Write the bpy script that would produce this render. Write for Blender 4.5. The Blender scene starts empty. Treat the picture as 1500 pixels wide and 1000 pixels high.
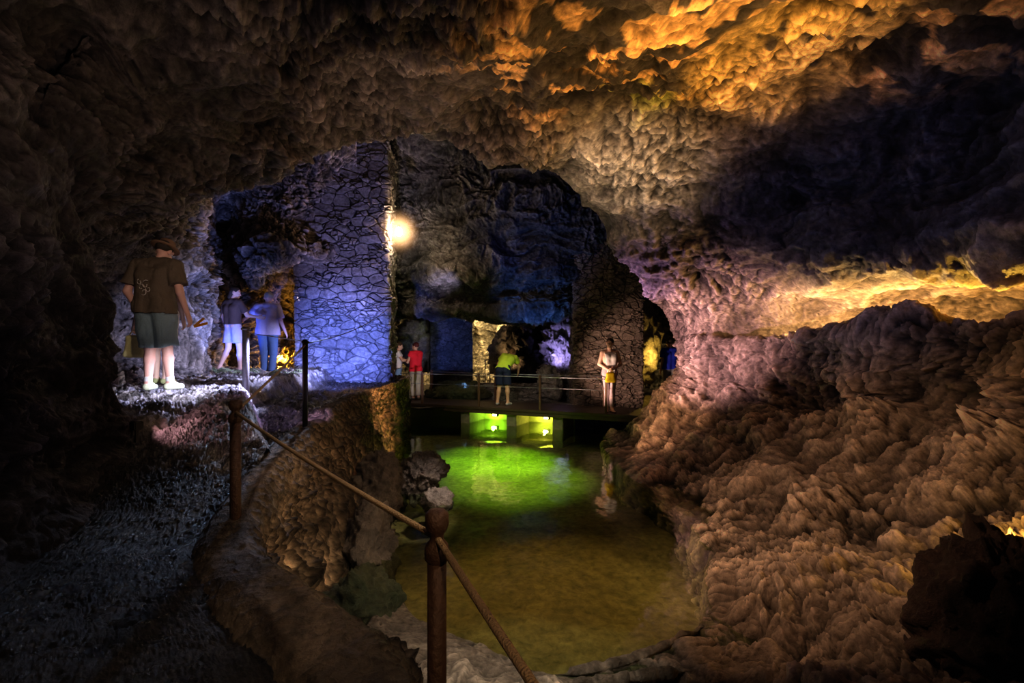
import bpy, math, random
import numpy as np
from mathutils import Vector, Matrix, Euler
random.seed(7)
rng = np.random.default_rng(7)
SC = bpy.context.scene
COL = SC.collection
CZ = 2.1
def W(px, py, d):
    """world point seen in direction (px,py) at distance d ahead"""
    return ((px-750)/750*d, d, CZ+(500-py)/750*d)

# ------------------------------------------------------------ noise
def _h(ix, iy, iz, s=0):
    n = (ix.astype(np.int64)*374761393 + iy.astype(np.int64)*668265263 + iz.astype(np.int64)*2147483647 + s*974634777) & 0xffffffff
    n = ((n ^ (n >> 13))*1274126177) & 0xffffffff
    n = ((n ^ (n >> 16))*2246822519) & 0xffffffff
    n = n ^ (n >> 15)
    return (n & 0xffffff)/float(0xffffff)
def vn(p, s=0):
    i = np.floor(p).astype(np.int64); f = p-i
    f = f*f*f*(f*(f*6-15)+10)
    r = 0
    for a in (0, 1):
        wa = f[:, 0] if a else 1-f[:, 0]
        for b in (0, 1):
            wb = f[:, 1] if b else 1-f[:, 1]
            for c in (0, 1):
                wc = f[:, 2] if c else 1-f[:, 2]
                r = r+_h(i[:, 0]+a, i[:, 1]+b, i[:, 2]+c, s)*wa*wb*wc
    return r*2-1
def fbm(p, o=4, s=0, g=.5):
    r = 0; a = 1; t = 0
    for k in range(o):
        r = r+a*vn(p*2**k+17.3*k, s+k); t += a; a *= g
    return r/t
def ridged(p, o=3, s=0, g=.5):
    r = 0; a = 1; t = 0
    for k in range(o):
        r = r+a*(1-2*np.abs(vn(p*2**k+9.1*k, s+k))); t += a; a *= g
    return r/t
def worley(p, s=0):
    i = np.floor(p).astype(np.int64); f1 = np.full(len(p), 9.); f2 = f1.copy(); idv = np.zeros(len(p))
    for a in (-1, 0, 1):
        for b in (-1, 0, 1):
            for c in (-1, 0, 1):
                jx, jy, jz = i[:, 0]+a, i[:, 1]+b, i[:, 2]+c
                d = np.sqrt((jx+_h(jx, jy, jz, s)-p[:, 0])**2+(jy+_h(jx, jy, jz, s+1)-p[:, 1])**2+(jz+_h(jx, jy, jz, s+2)-p[:, 2])**2)
                m = d < f1
                f2 = np.where(m, f1, np.minimum(f2, d)); idv = np.where(m, _h(jx, jy, jz, s+3), idv); f1 = np.where(m, d, f1)
    return f1, f2, idv
def sst(a, b, x):
    t = np.clip((x-a)/(b-a), 0, 1); return t*t*(3-2*t)

def rock_disp(p, big=.22, mid=.12, small=.05, fine=.02, s=0):
    p = p*1.0
    w = np.stack([fbm(p*1.3, 2, 50+s), fbm(p*1.3, 2, 60+s), fbm(p*1.3, 2, 70+s)], 1)*.28
    q = p+w
    d = big*fbm(p*.6, 2, 1+s)*1.6
    d += mid*(ridged(q*1.2*np.array([1, 1, 1.4]), 3, 5+s))
    mk = .35+1.15*sst(-.35, .35, fbm(p*.9, 2, 88+s)); sm = small*mk; fn = fine*(.5+.7*mk)
    d += mid*.8*ridged(q*np.array([.7, .7, 2.6]), 2, 23+s)
    w2 = np.stack([fbm(p*6, 2, 52+s), fbm(p*6, 2, 62+s), fbm(p*6, 2, 72+s)], 1)*.07
    r = q+w2
    f1, f2, i1 = worley(r*2.3, 11+s)
    d += mid*(.55*(i1-.5)*sst(0, .12, f2-f1)+.6*(.5-f1))
    f1, f2, i1 = worley(r*5.7+3, 15+s)
    d += sm*(1.3*(i1-.5)*sst(0, .15, f2-f1)+1.5*(.5-f1))
    d += sm*ridged(r*4.5, 3, 21+s, .6)*.9
    f1, f2, i1 = worley(r*13+5, 35+s)
    d += fn*(1.6*(i1-.5)*sst(0, .2, f2-f1)+1.4*(.5-f1))
    d -= fine*2.2*sst(.34, .1, f1)*(i1 > .7)
    d += fn*ridged(r*19, 2, 31+s)*.8
    return d

# ------------------------------------------------------------ materials
def new_mat(name):
    m = bpy.data.materials.new(name); m.use_nodes = True
    nt = m.node_tree; b = nt.nodes['Principled BSDF']
    return m, nt, b
def N(nt, t, **k):
    n = nt.nodes.new(t)
    for a, v in k.items(): setattr(n, a, v)
    return n
def simple(name, col, rough=.7, metal=0, bump=0, bscale=30, var=.25, emis=None, estr=0, coat=0):
    m, nt, b = new_mat(name)
    b.inputs['Roughness'].default_value = rough; b.inputs['Metallic'].default_value = metal
    tc = N(nt, 'ShaderNodeTexCoord'); no = N(nt, 'ShaderNodeTexNoise')
    no.inputs['Scale'].default_value = bscale; no.inputs['Detail'].default_value = 5
    nt.links.new(tc.outputs['Object'], no.inputs['Vector'])
    mx = N(nt, 'ShaderNodeMix', data_type='RGBA')
    mx.inputs[6].default_value = (*[c*(1-var) for c in col], 1)
    mx.inputs[7].default_value = (*[min(1, c*(1+var)) for c in col], 1)
    nt.links.new(no.outputs['Fac'], mx.inputs[0]); nt.links.new(mx.outputs[2], b.inputs['Base Color'])
    if bump:
        bp = N(nt, 'ShaderNodeBump'); bp.inputs['Strength'].default_value = bump; bp.inputs['Distance'].default_value = .02
        nt.links.new(no.outputs['Fac'], bp.inputs['Height']); nt.links.new(bp.outputs['Normal'], b.inputs['Normal'])
    if emis:
        b.inputs['Emission Color'].default_value = (*emis, 1); b.inputs['Emission Strength'].default_value = estr
    if coat: b.inputs['Coat Weight'].default_value = coat
    return m
def rock_mat(name, c1=None, c2=None, attr=False, bump=.9, scale=1., r0=.42, r1=.8, dist=.05, spec=.5):
    m, nt, b = new_mat(name)
    tc = N(nt, 'ShaderNodeTexCoord'); P = tc.outputs['Object']
    def noise(s, det, r=.6, dist_=0):
        n = N(nt, 'ShaderNodeTexNoise'); n.inputs['Scale'].default_value = s*scale; n.inputs['Detail'].default_value = det
        n.inputs['Roughness'].default_value = r; n.inputs['Distortion'].default_value = dist_
        nt.links.new(P, n.inputs['Vector']); return n.outputs['Fac']
    nA = noise(2.2, 6, .65, .6); nB = noise(14, 8, .7, .3); nC = noise(60, 6, .7)
    vo = N(nt, 'ShaderNodeTexVoronoi', feature='SMOOTH_F1'); vo.inputs['Scale'].default_value = 11*scale
    nt.links.new(P, vo.inputs['Vector'])
    if attr:
        at = N(nt, 'ShaderNodeAttribute', attribute_name='Col'); base = at.outputs['Color']
    else:
        mx = N(nt, 'ShaderNodeMix', data_type='RGBA'); mx.inputs[6].default_value = (*c1, 1); mx.inputs[7].default_value = (*c2, 1)
        rr = N(nt, 'ShaderNodeMapRange'); rr.inputs[1].default_value = .35; rr.inputs[2].default_value = .65
        nt.links.new(nA, rr.inputs[0]); nt.links.new(rr.outputs[0], mx.inputs[0]); base = mx.outputs[2]
    mr = N(nt, 'ShaderNodeMapRange'); mr.inputs[1].default_value = .3; mr.inputs[2].default_value = .7
    mr.inputs[3].default_value = .45; mr.inputs[4].default_value = 1.45
    nt.links.new(nB, mr.inputs[0])
    mu = N(nt, 'ShaderNodeVectorMath', operation='SCALE'); nt.links.new(base, mu.inputs[0]); nt.links.new(mr.outputs[0], mu.inputs['Scale'])
    nt.links.new(mu.outputs[0], b.inputs['Base Color'])
    r = N(nt, 'ShaderNodeMapRange'); r.inputs[1].default_value = .35; r.inputs[2].default_value = .65
    r.inputs[3].default_value = r0; r.inputs[4].default_value = r1
    nt.links.new(nA, r.inputs[0]); nt.links.new(r.outputs[0], b.inputs['Roughness'])
    b.inputs['Specular IOR Level'].default_value = spec
    h1 = N(nt, 'ShaderNodeMath', operation='MULTIPLY_ADD'); nt.links.new(nC, h1.inputs[0]); h1.inputs[1].default_value = .6
    nt.links.new(nB, h1.inputs[2])
    h2 = N(nt, 'ShaderNodeMath', operation='MULTIPLY_ADD'); nt.links.new(vo.outputs['Distance'], h2.inputs[0]); h2.inputs[1].default_value = -.8
    nt.links.new(h1.outputs[0], h2.inputs[2])
    bp = N(nt, 'ShaderNodeBump'); bp.inputs['Strength'].default_value = bump; bp.inputs['Distance'].default_value = dist
    nt.links.new(h2.outputs[0], bp.inputs['Height']); nt.links.new(bp.outputs['Normal'], b.inputs['Normal'])
    return m
M = {}
M['shell'] = rock_mat('cave_rock', attr=True)
M['rock'] = rock_mat('basalt', (.10, .09, .09), (.24, .21, .19))
M['pale'] = rock_mat('pale_basalt', (.22, .2, .2), (.42, .38, .36))
M['darkrock'] = rock_mat('dark_basalt', (.03, .028, .03), (.075, .065, .07))
M['redrock'] = rock_mat('reddish_basalt', (.05, .03, .025), (.10, .06, .045))
M['masonry'] = rock_mat('masonry_stone', (.2, .19, .2), (.36, .34, .34), bump=.5, scale=1.3, dist=.025)
M['moss'] = rock_mat('mossy_rock', (.05, .07, .04), (.13, .13, .07), bump=1)
M['gravel'] = rock_mat('gravel_path', (.018, .018, .02), (.06, .057, .055), bump=.8, scale=1.8, r0=.28, r1=.6, dist=.03)
M['bed'] = rock_mat('lake_bed', (.22, .17, .09), (.34, .27, .15), bump=.4, scale=.7)
M['rust'] = simple('rusted_steel', (.13, .075, .05), .6, .3, .5, 40, .5)
M['grey_steel'] = simple('grey_steel', (.3, .28, .3), .5, .4, .1, 40, .3)
M['dark_steel'] = simple('dark_steel', (.03, .03, .035), .45, .5, .2, 40, .3)
M['rope'] = simple('hemp_rope', (.60, .43, .25), .9, 0, .8, 160, .35)
M['cable'] = simple('steel_cable', (.4, .42, .45), .3, .7, 0, 40, .1)
M['black'] = simple('black_rubber', (.01, .01, .012), .6)
M['wood'] = simple('wet_timber', (.07, .05, .035), .55, 0, .5, 9, .4)
M['concrete'] = simple('stained_concrete', (.22, .2, .16), .85, 0, .5, 12, .4)
M['plaster'] = simple('algae_plaster', (.4, .42, .22), .8, 0, .4, 12, .3)

# ------------------------------------------------------------ mesh helpers
def link(name, me, mat, parent=None, smooth=True):
    o = bpy.data.objects.new(name, me); COL.objects.link(o)
    if mat: me.materials.append(mat)
    if parent is not None: o.parent = parent
    if smooth: me.polygons.foreach_set('use_smooth', [True]*len(me.polygons))
    me.update()
    return o
def mesh_np(name, V, F, mat, parent=None, smooth=True, colors=None):
    me = bpy.data.meshes.new(name)
    V = np.asarray(V, dtype=np.float32); F = np.asarray(F, dtype=np.int32)
    k = F.shape[1]
    me.vertices.add(len(V)); me.vertices.foreach_set('co', V.ravel())
    me.loops.add(F.size); me.loops.foreach_set('vertex_index', F.ravel())
    me.polygons.add(len(F)); me.polygons.foreach_set('loop_start', np.arange(0, F.size, k, dtype=np.int32))
    me.polygons.foreach_set('loop_total', np.full(len(F), k, dtype=np.int32))
    me.update(calc_edges=True); me.validate()
    if colors is not None:
        ca = me.color_attributes.new('Col', 'FLOAT_COLOR', 'POINT')
        c4 = np.ones((len(V), 4), dtype=np.float32); c4[:, :3] = colors
        ca.data.foreach_set('color', c4.ravel())
    return link(name, me, mat, parent, smooth)
def grid_faces(nu, nv, flip=False):
    i = np.arange(nu-1)[:, None]*nv+np.arange(nv-1)[None, :]
    q = np.stack([i, i+1, i+nv+1, i+nv], -1).reshape(-1, 4)
    return q[:, ::-1] if flip else q
def cr_weights(n, K):
    Wt = np.zeros((n, K))
    for a, t in enumerate(np.linspace(0, K-1, n)):
        i = min(int(t), K-2); f = t-i
        c = [-.5*f+f*f-.5*f**3, 1-2.5*f*f+1.5*f**3, .5*f+2*f*f-1.5*f**3, -.5*f*f+.5*f**3]
        for o, w in zip((-1, 0, 1, 2), c): Wt[a, min(max(i+o, 0), K-1)] += w
    return Wt
def surf(ctrl, nu, nv):
    C = np.array(ctrl, dtype=float)
    A = cr_weights(nu, C.shape[0]); B = cr_weights(nv, C.shape[1])
    return np.einsum('ur,rcx,vc->uvx', A, C, B)
def normals(P):
    du = np.gradient(P, axis=0); dv = np.gradient(P, axis=1)
    n = np.cross(du, dv); return n/np.maximum(np.linalg.norm(n, axis=2, keepdims=True), 1e-9)
def resmooth(n, k=3):
    for _ in range(k):
        n = n+np.roll(n, 1, 0)+np.roll(n, -1, 0)+np.roll(n, 1, 1)+np.roll(n, -1, 1)
        n /= np.linalg.norm(n, axis=2, keepdims=True)
    return n
def cave_patch(name, ctrl, nu, nv, mat, sign=1, amp=1., seed=0, parent=None, colors=None, toward=None, **kw):
    P = surf(ctrl, nu, nv); n = normals(P)*sign
    if toward is not None:
        if np.sum(n.reshape(-1, 3)*(np.array(toward)-P.reshape(-1, 3))) < 0: n = -n
    d = rock_disp(P.reshape(-1, 3), s=seed, **kw).reshape(nu, nv, 1)*amp
    V = (P+n*d).reshape(-1, 3)
    c = pal(V, mat[0], mat[1], cavity_shade(d[..., 0])*cavity_shade(d[..., 0], 8, .3, 6), seed=seed)
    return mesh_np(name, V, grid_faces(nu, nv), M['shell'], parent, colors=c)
def cavity_shade(D, k=7, g=.5, st=1):  # crevice shade painted into the colours: recesses darker, raised parts lighter
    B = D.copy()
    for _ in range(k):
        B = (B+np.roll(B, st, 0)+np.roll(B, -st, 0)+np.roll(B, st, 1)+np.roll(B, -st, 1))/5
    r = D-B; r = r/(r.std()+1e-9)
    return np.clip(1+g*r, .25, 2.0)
def pal(V, c1, c2, cav, f=1.2, seed=0):
    a = sst(.3, .7, fbm(V*f, 4, 400+seed)*.5+.5)[:, None]
    b_ = (1+.5*fbm(V*f*9, 3, 410+seed))[:, None]
    return (np.array(c1)*(1-a)+np.array(c2)*a)*b_*cav.reshape(-1, 1)
def structure(o): o['kind'] = 'structure'; return o
def tag(o, label=None, cat=None, group=None):
    if label: o['label'] = label
    if cat: o['category'] = cat
    if group: o['group'] = group
    return o
def empty(name, loc, rz=0, label=None, cat=None, group=None):
    o = bpy.data.objects.new(name, None); COL.objects.link(o); o.location = loc; o.rotation_euler = (0, 0, rz)
    o.empty_display_size = .1
    return tag(o, label, cat, group)
def lathe(prof, n=20, c=(0, 0, 0)):
    V = []; F = []
    for r, z in prof:
        for k in range(n): a = 2*math.pi*k/n; V.append((c[0]+r*math.cos(a), c[1]+r*math.sin(a), c[2]+z))
    for i in range(len(prof)-1):
        for k in range(n): F.append((i*n+k, i*n+(k+1) % n, (i+1)*n+(k+1) % n, (i+1)*n+k))
    return np.array(V), np.array(F)
def tube(pts, r, n=8, rr=None):
    pts = [Vector(p) for p in pts]; V = []; F = []
    for i, p in enumerate(pts):
        t = (pts[min(i+1, len(pts)-1)]-pts[max(i-1, 0)]).normalized()
        u = t.cross(Vector((0, 0, 1)));
        if u.length < .05: u = t.cross(Vector((1, 0, 0)))
        u.normalize(); v = t.cross(u)
        q = rr[i] if rr else r
        for k in range(n):
            a = 2*math.pi*k/n; V.append(p+(u*math.cos(a)+v*math.sin(a))*q)
    for i in range(len(pts)-1):
        for k in range(n): F.append((i*n+k, i*n+(k+1) % n, (i+1)*n+(k+1) % n, (i+1)*n+k))
    b = len(V); V.append(pts[0]); V.append(pts[-1])
    F2 = [(b, (k+1) % n, k, k) for k in range(n)]
    T = [tuple(v) for v in V]
    me = bpy.data.meshes.new('t')
    L = len(pts)-1
    faces = [tuple(f) for f in F]+[(b, (k+1) % n, k) for k in range(n)]+[(b+1, L*n+k, L*n+(k+1) % n) for k in range(n)]
    me.from_pydata(T, [], faces); return me
def tube_obj(name, pts, r, mat, parent=None, n=8, rr=None):
    return link(name, tube(pts, r, n, rr), mat, parent)
def box_me(lo, hi, bev=.0):
    import bmesh
    bm = bmesh.new(); bmesh.ops.create_cube(bm, size=1)
    s = Vector(hi)-Vector(lo); c = (Vector(hi)+Vector(lo))/2
    for v in bm.verts: v.co = Vector((v.co.x*s.x, v.co.y*s.y, v.co.z*s.z))+c
    if bev: bmesh.ops.bevel(bm, geom=bm.edges[:], offset=bev, segments=2, affect='EDGES')
    me = bpy.data.meshes.new('b'); bm.to_mesh(me); bm.free(); return me
def boulder(name, c, r, mat, seed=0, label=None, cat='rock', rz=0, n=5, amp=1., sub=None, group=None):
    import bmesh
    bm = bmesh.new(); bmesh.ops.create_icosphere(bm, subdivisions=n, radius=1)
    V = np.array([v.co[:] for v in bm.verts])
    nn = V.copy()
    P = V*np.array(r)
    a = rz; R = np.array([[math.cos(a), -math.sin(a), 0], [math.sin(a), math.cos(a), 0], [0, 0, 1]])
    m = min(r)
    q = V*.9+seed*7.7
    d = .45*fbm(q, 3, seed)+.25*ridged(q*1.3, 2, seed+4)
    f1, f2, _ = worley(q*1.6, seed+9); d += .35*(.5-f1)
    P = P*(1+d[:, None]*.55*amp)
    P = P@R.T
    P += nn@R.T*(rock_disp((P+np.array(c))*1.6, big=0, mid=.24*m*amp, small=.15*m*amp, fine=.02)[:, None])
    for v, p in zip(bm.verts, P): v.co = p
    me = bpy.data.meshes.new(name); bm.to_mesh(me); bm.free()
    o = link(name, me, mat); o.location = c
    return tag(o, label, cat, group)

# ============================================================ NEAR SHELL
def col(pts, outer, behind, back=None):
    rim = np.array(W(*pts[0])); c = np.array([-.4, rim[1], 2.2])
    if back == 'down':      # shoreline: dip under the water
        inw = np.array([-.1, 7., 0])-np.array([rim[0], rim[1], 0]); inw = inw/np.linalg.norm(inw)
        o_ = .2 if pts[0][0] > 870 and pts[0][1] > 650 else .05
        rim = rim-inw*o_
        b1 = rim+inw*.10+np.array([0, 0, -.35]); b2 = rim+inw*.25+np.array([0, 0, -.75])
        rim = rim+np.array([0, 0, -.02])
    else:
        out = rim-c; out[1] = 0; out = out/np.linalg.norm(out)
        b1 = rim+out*.5+np.array([0, .45, 0]); b2 = rim+out*1.6+np.array([0, 1.2, 0])
        if back == 'foot': b1 = rim+np.array([-.5, .4, .0]); b2 = rim+np.array([-1.5, .8, 0])
    return [tuple(b2), tuple(b1), tuple(rim)]+[W(*p) for p in pts[1:]]+[outer, behind]
CC = [
 col([(195,655,4.9),(150,710,4.4),(105,790,3.7),(35,870,3.1)],(-2.7,1.0,.45),(-2.6,-1.8,.5),'foot'),
 col([(172,560,4.8),(130,590,4.3),(75,620,3.7),(0,650,3.2)],(-3.0,1,1.6),(-3,-1.8,1.6)),
 col([(162,440,4.9),(120,440,4.4),(70,440,3.9),(0,440,3.4)],(-3.2,1,2.6),(-3.2,-1.8,2.6)),
 col([(150,345,5.2),(110,310,4.6),(60,290,4.1),(0,270,3.6)],(-3.2,1,3.4),(-3.2,-1.8,3.4)),
 col([(215,312,5.8),(150,240,5.0),(80,170,4.4),(0,100,3.9)],(-2.8,1,4.3),(-2.8,-1.8,4.3)),
 col([(305,290,6.3),(240,200,5.5),(170,110,4.9),(110,10,4.4)],(-1.8,1.5,4.8),(-1.8,-1.8,4.8)),
 col([(395,252,6.9),(360,170,6.0),(330,90,5.2),(300,0,4.6)],(-1,1.5,5),(-1,-1.8,5)),
 col([(455,218,7.4),(450,150,6.4),(450,80,5.6),(450,0,4.8)],(-.3,1.5,5.1),(-.3,-1.8,5.1)),
 col([(560,202,8),(570,140,6.9),(580,70,5.8),(590,0,4.8)],(0,1.5,5.2),(0.1,-1.8,5.2)),
 col([(640,200,8.2),(660,140,7),(680,70,5.9),(700,0,4.9)],(.6,1.5,5.2),(.6,-1.8,5.2)),
 col([(725,228,8.3),(760,150,7.1),(800,80,6.0),(850,0,4.9)],(1.2,1.5,5.2),(1.1,-1.8,5.2)),
 col([(800,236,8.5),(880,160,7.3),(960,80,6.1),(1050,0,5)],(1.9,1.5,5.2),(1.6,-1.8,5.2)),
 col([(850,272,8.8),(980,200,7.5),(1110,110,6.4),(1280,0,5.1)],(2.7,1.5,5),(2.2,-1.8,5)),
 col([(880,310,9),(1030,260,7.9),(1200,190,6.9),(1500,60,5.2)],(3.2,1.5,4.6),(2.8,-1.8,4.6)),
 col([(905,360,9.3),(1040,330,8.3),(1230,290,7.2),(1500,230,5.4)],(3.6,1.5,3.9),(3.2,-1.8,3.9)),
 col([(945,420,9.6),(1060,400,8.5),(1240,390,7.0),(1500,375,5.2)],(3.8,1.5,3.2),(3.4,-1.8,3.2)),
 col([(972,450,9.9),(1085,435,8.8),(1250,425,7.9),(1500,412,6.4)],(3.9,1.5,2.8),(3.5,-1.8,2.8)),
 col([(985,475,10),(1100,468,8.9),(1255,465,8.3),(1500,462,6.9)],(3.9,1.5,2.5),(3.5,-1.8,2.5)),
 col([(988,486,10.02),(1104,494,8.9),(1256,516,8.0),(1500,530,6.6)],(3.8,1.5,2.2),(3.4,-1.8,2.2)),
 col([(995,502,10.0),(1106,496,8.55),(1258,480,6.6),(1500,482,4.7)],(3.4,1.5,2.1),(3.1,-1.8,2.1)),
 col([(1000,530,10.1),(1105,540,8.5),(1260,535,6.7),(1500,560,4.6)],(3.4,1.5,1.9),(3.1,-1.8,1.9)),
 col([(988,565,10.2),(1080,580,8.7),(1250,600,6.9),(1500,640,4.4)],(3.3,1.5,1.5),(3,-1.8,1.5)),
 col([(932,612,10.6),(1060,650,8.2),(1230,690,5.9),(1500,760,3.6)],(2.8,1.2,1.1),(2.6,-1.8,1.1)),
 col([(888,641,11.1),(1040,705,7.2),(1200,780,4.9),(1500,880,2.8)],(2.2,1,.8),(2,-1.8,.8),'down'),
 col([(897,682,8.65),(1050,760,6.0),(1200,850,4.0),(1450,990,2.4)],(1.7,.8,.55),(1.6,-1.8,.55),'down'),
 col([(988,765,5.94),(1080,815,4.95),(1180,880,3.8),(1300,1000,2.6)],(1.4,.8,.45),(1.3,-1.8,.45),'down'),
 col([(1008,840,4.63),(1070,870,4.1),(1130,910,3.6),(1200,1000,2.85)],(1.1,.8,.4),(1,-1.8,.4),'down'),
 col([(985,900,3.94),(1020,920,3.7),(1060,960,3.35),(1100,1010,2.95)],(.9,.8,.35),(.8,-1.8,.35),'down'),
 col([(900,948,3.52),(920,962,3.38),(940,987,3.15),(960,1020,2.9)],(.7,.8,.3),(.6,-1.8,.3),'down'),
 col([(800,976,3.31),(800,988,3.2),(800,1005,3.05),(800,1040,2.8)],(.5,.8,.3),(.4,-1.8,.3),'down'),
 col([(700,940,3.58),(690,960,3.4),(680,990,3.15),(670,1030,2.8)],(.3,.8,.25),(.2,-1.8,.25),'down'),
 col([(612,900,3.93),(600,930,3.62),(580,980,3.2),(560,1030,2.85)],(-.1,.8,.2),(0,-1.8,.2),'down'),
 col([(590,850,4.5),(560,880,4.0),(530,930,3.5),(500,1000,3.0)],(-.5,1.2,.1),(-.3,-1.8,.1),'down'),
]
NU, NV = 1500, 460
C = np.array(CC); K = C.shape[0]
P = surf(C, NU, NV)
n = normals(P)
cen = np.array([0, 5, 2.0])
if np.sum(n*(cen-P)) < 0: n = -n
n = resmooth(n, 6)
ti = np.linspace(0, K-1, NU)[:, None]*np.ones((1, NV))
tj = np.ones((NU, 1))*np.linspace(0, 7, NV)[None]
Pf = P.reshape(-1, 3)
D = rock_disp(Pf).reshape(NU, NV)
shore = sst(22.0, 24.5, ti)
ampl = 1-.62*shore*np.clip(1-np.abs(tj-2)/3, .0, 1)
ampl *= np.where(tj < 2.2, .75, 1)
bottom = sst(26, 28, ti)
ampl = ampl*(1-.5*sst(15, 16, ti)*(1-sst(18, 19, ti)))
ampl = ampl*(1-.45*bottom)
# popcorn lumps on the right bank
q = Pf+np.stack([fbm(Pf*1.4, 2, 90), fbm(Pf*1.4, 2, 91), fbm(Pf*1.4, 2, 92)], 1)*.25
f1, f2, _ = worley(q*4.2, 95)
pm2 = sst(-.35, .35, fbm(Pf*.8, 2, 99))
g1, g2, gi = worley(q*1.9+2, 101)
D += ((.03+.07*pm2)*(np.sqrt(np.clip(1-f1**2, 0, 1))-.6)+.10*(gi-.5)*sst(0, .2, g2-g1)+.09*(.45-g1)).reshape(NU, NV)*sst(18, 21, ti)*(1-.7*bottom)
D += (.16*fbm(Pf*1.3, 3, 103)).reshape(NU, NV)*sst(13, 19, ti)*(1-bottom)
# hanging drips on the ceiling
f1, f2, _ = worley(q*np.array([3.5, 3.5, 1.2]), 97)
D += (.16*np.clip(.55-f1, 0, 1)).reshape(NU, NV)*sst(4, 6, ti)*(1-sst(12.5, 14, ti))
mD = D.mean(); print('MEAN D', mD)
D -= mD*sst(15, 17.5, ti)*(1-.6*(1-sst(2.4, 3.6, tj))*(1-sst(21, 23, ti)))
V = (P+n*(D*ampl)[..., None])
# keep the shore rim close to water level
def shell_colors(V, ti):
    nz = fbm(V*.9, 3, 200)*.5+.5; n2 = fbm(V*3.1, 3, 210)*.5+.5
    c = np.array([.13, .108, .10])[None]*(.65+.8*nz[:, None])
    pale = np.array([.30, .25, .21])
    X = V
    def blob(p, r): return np.clip(1-np.linalg.norm((X-np.array(p))/r, axis=1), 0, 1)
    stain = (n2 > .5)*1.0
    st = sst(.52, .57, n2+.12*fbm(V*9, 2, 215))[:, None]
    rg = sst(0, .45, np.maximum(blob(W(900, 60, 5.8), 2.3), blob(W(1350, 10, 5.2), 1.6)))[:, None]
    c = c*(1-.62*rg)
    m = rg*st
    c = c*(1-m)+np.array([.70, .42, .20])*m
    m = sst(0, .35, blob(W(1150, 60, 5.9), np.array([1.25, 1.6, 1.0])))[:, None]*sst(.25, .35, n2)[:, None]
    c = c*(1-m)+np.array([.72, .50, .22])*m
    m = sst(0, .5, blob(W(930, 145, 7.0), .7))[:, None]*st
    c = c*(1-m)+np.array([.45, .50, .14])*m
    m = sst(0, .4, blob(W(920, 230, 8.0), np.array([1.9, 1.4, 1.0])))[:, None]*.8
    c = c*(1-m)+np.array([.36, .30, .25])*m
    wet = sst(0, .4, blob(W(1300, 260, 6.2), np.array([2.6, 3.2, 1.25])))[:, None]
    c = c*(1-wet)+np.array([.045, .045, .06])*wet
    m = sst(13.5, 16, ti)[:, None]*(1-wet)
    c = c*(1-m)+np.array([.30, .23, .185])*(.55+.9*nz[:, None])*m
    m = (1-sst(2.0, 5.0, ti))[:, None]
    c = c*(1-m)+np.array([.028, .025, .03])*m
    return c
Cc = shell_colors(V.reshape(-1, 3), ti.ravel()).reshape(NU, NV, 3)*cavity_shade(D, 5, .38)[..., None]*cavity_shade(D, 8, .35, 7)[..., None]*(1+.35*fbm(V.reshape(-1, 3)*11, 3, 430)).reshape(NU, NV, 1)
def shell_part(name, a, b):
    ia = int(round(a/(K-1)*(NU-1))); ib = int(round(b/(K-1)*(NU-1)))
    v = V[ia:ib+1]
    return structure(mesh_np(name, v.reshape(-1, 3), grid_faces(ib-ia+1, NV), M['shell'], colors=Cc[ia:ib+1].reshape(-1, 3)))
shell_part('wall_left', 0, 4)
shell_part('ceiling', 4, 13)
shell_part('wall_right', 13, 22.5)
shell_part('floor_rock_bank', 22.5, K-1)

# ============================================================ LEFT BANK, PATH
E = [(.75,-1.8,.8),(.5,0,.8),(.12,.9,.8),(-.14,1.45,.8),(-.42,1.99,.8),(-.69,2.33,.8),(-1.2,2.8,.8),(-1.74,3.42,.8),(-2.02,4.3,.95),(-2.2,5.4,1.08),(-2.32,6.7,1.2),(-2.38,8.5,1.25),(-2.38,11,1.25),(-2.6,13.2,1.2)]
Bm = [(1.0,-1.8,.5),(.75,.1,.5),(.4,1.1,.5),(.1,1.6,.5),(-.22,2.15,.5),(-.5,2.55,.45),(-1.0,3.05,.4),(-1.5,3.6,.35),(-1.78,4.5,.4),(-1.85,5.5,.5),(-1.95,6.8,.6),(-2.2,8.5,.6),(-2.38,11,.6),(-2.6,13.2,.6)]
Bb = [(1.1,-1.8,.1),(.9,.2,.1),(.6,1.3,.1),(.25,1.8,.1),(-.1,2.4,.0),(-.3,2.8,-.05),(-.75,3.35,-.1),(-1.2,3.9,-.3),(-1.5,4.7,-.4),(-1.5,5.6,-.4),(-1.45,6.8,-.4),(-1.8,8.6,-.4),(-2.36,11,-.4),(-2.6,13.2,-.4)]
ctrl = []
for e, m_, b_ in zip(E, Bm, Bb):
    e = np.array(e); out = np.array(m_)-e; out[2] = 0; out /= np.linalg.norm(out)+1e-9
    ctrl.append([e-out*.45+[0, 0, -.25], e-out*.27+[0, 0, -.04], e-out*.12, e, (e+np.array(m_))/2+out*.03, m_, b_])
NUb, NVb = 1000, 240
P = surf(ctrl, NUb, NVb); n = normals(P)
if np.mean(n[:, 100, 0]) < 0: n = -n
n = resmooth(n, 4)
Pf = P.reshape(-1, 3)
v_ = np.ones((NUb, 1))*np.linspace(0, 6, NVb)[None]
d1 = rock_disp(Pf, big=.10, mid=.10, small=.045, fine=.015, s=3).reshape(NUb, NVb)
f1, f2, idv = worley(Pf*np.array([6.5, 6.5, 8])+fbm(Pf*5, 2, 3)[:, None]*.2, 44)
cob = (.035*sst(0, .3, f2-f1)+.03*(idv-.5)).reshape(NUb, NVb)
fr_ = sst(4.0, 6.5, Pf[:, 1]).reshape(NUb, NVb)
D = (d1-.05)*(.08+.92*sst(3.1, 4.6, v_))+cob*(.15+.85*np.maximum(fr_, sst(3.3, 4.2, v_)))*(1-.6*sst(4.0, 5.4, v_))
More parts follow.
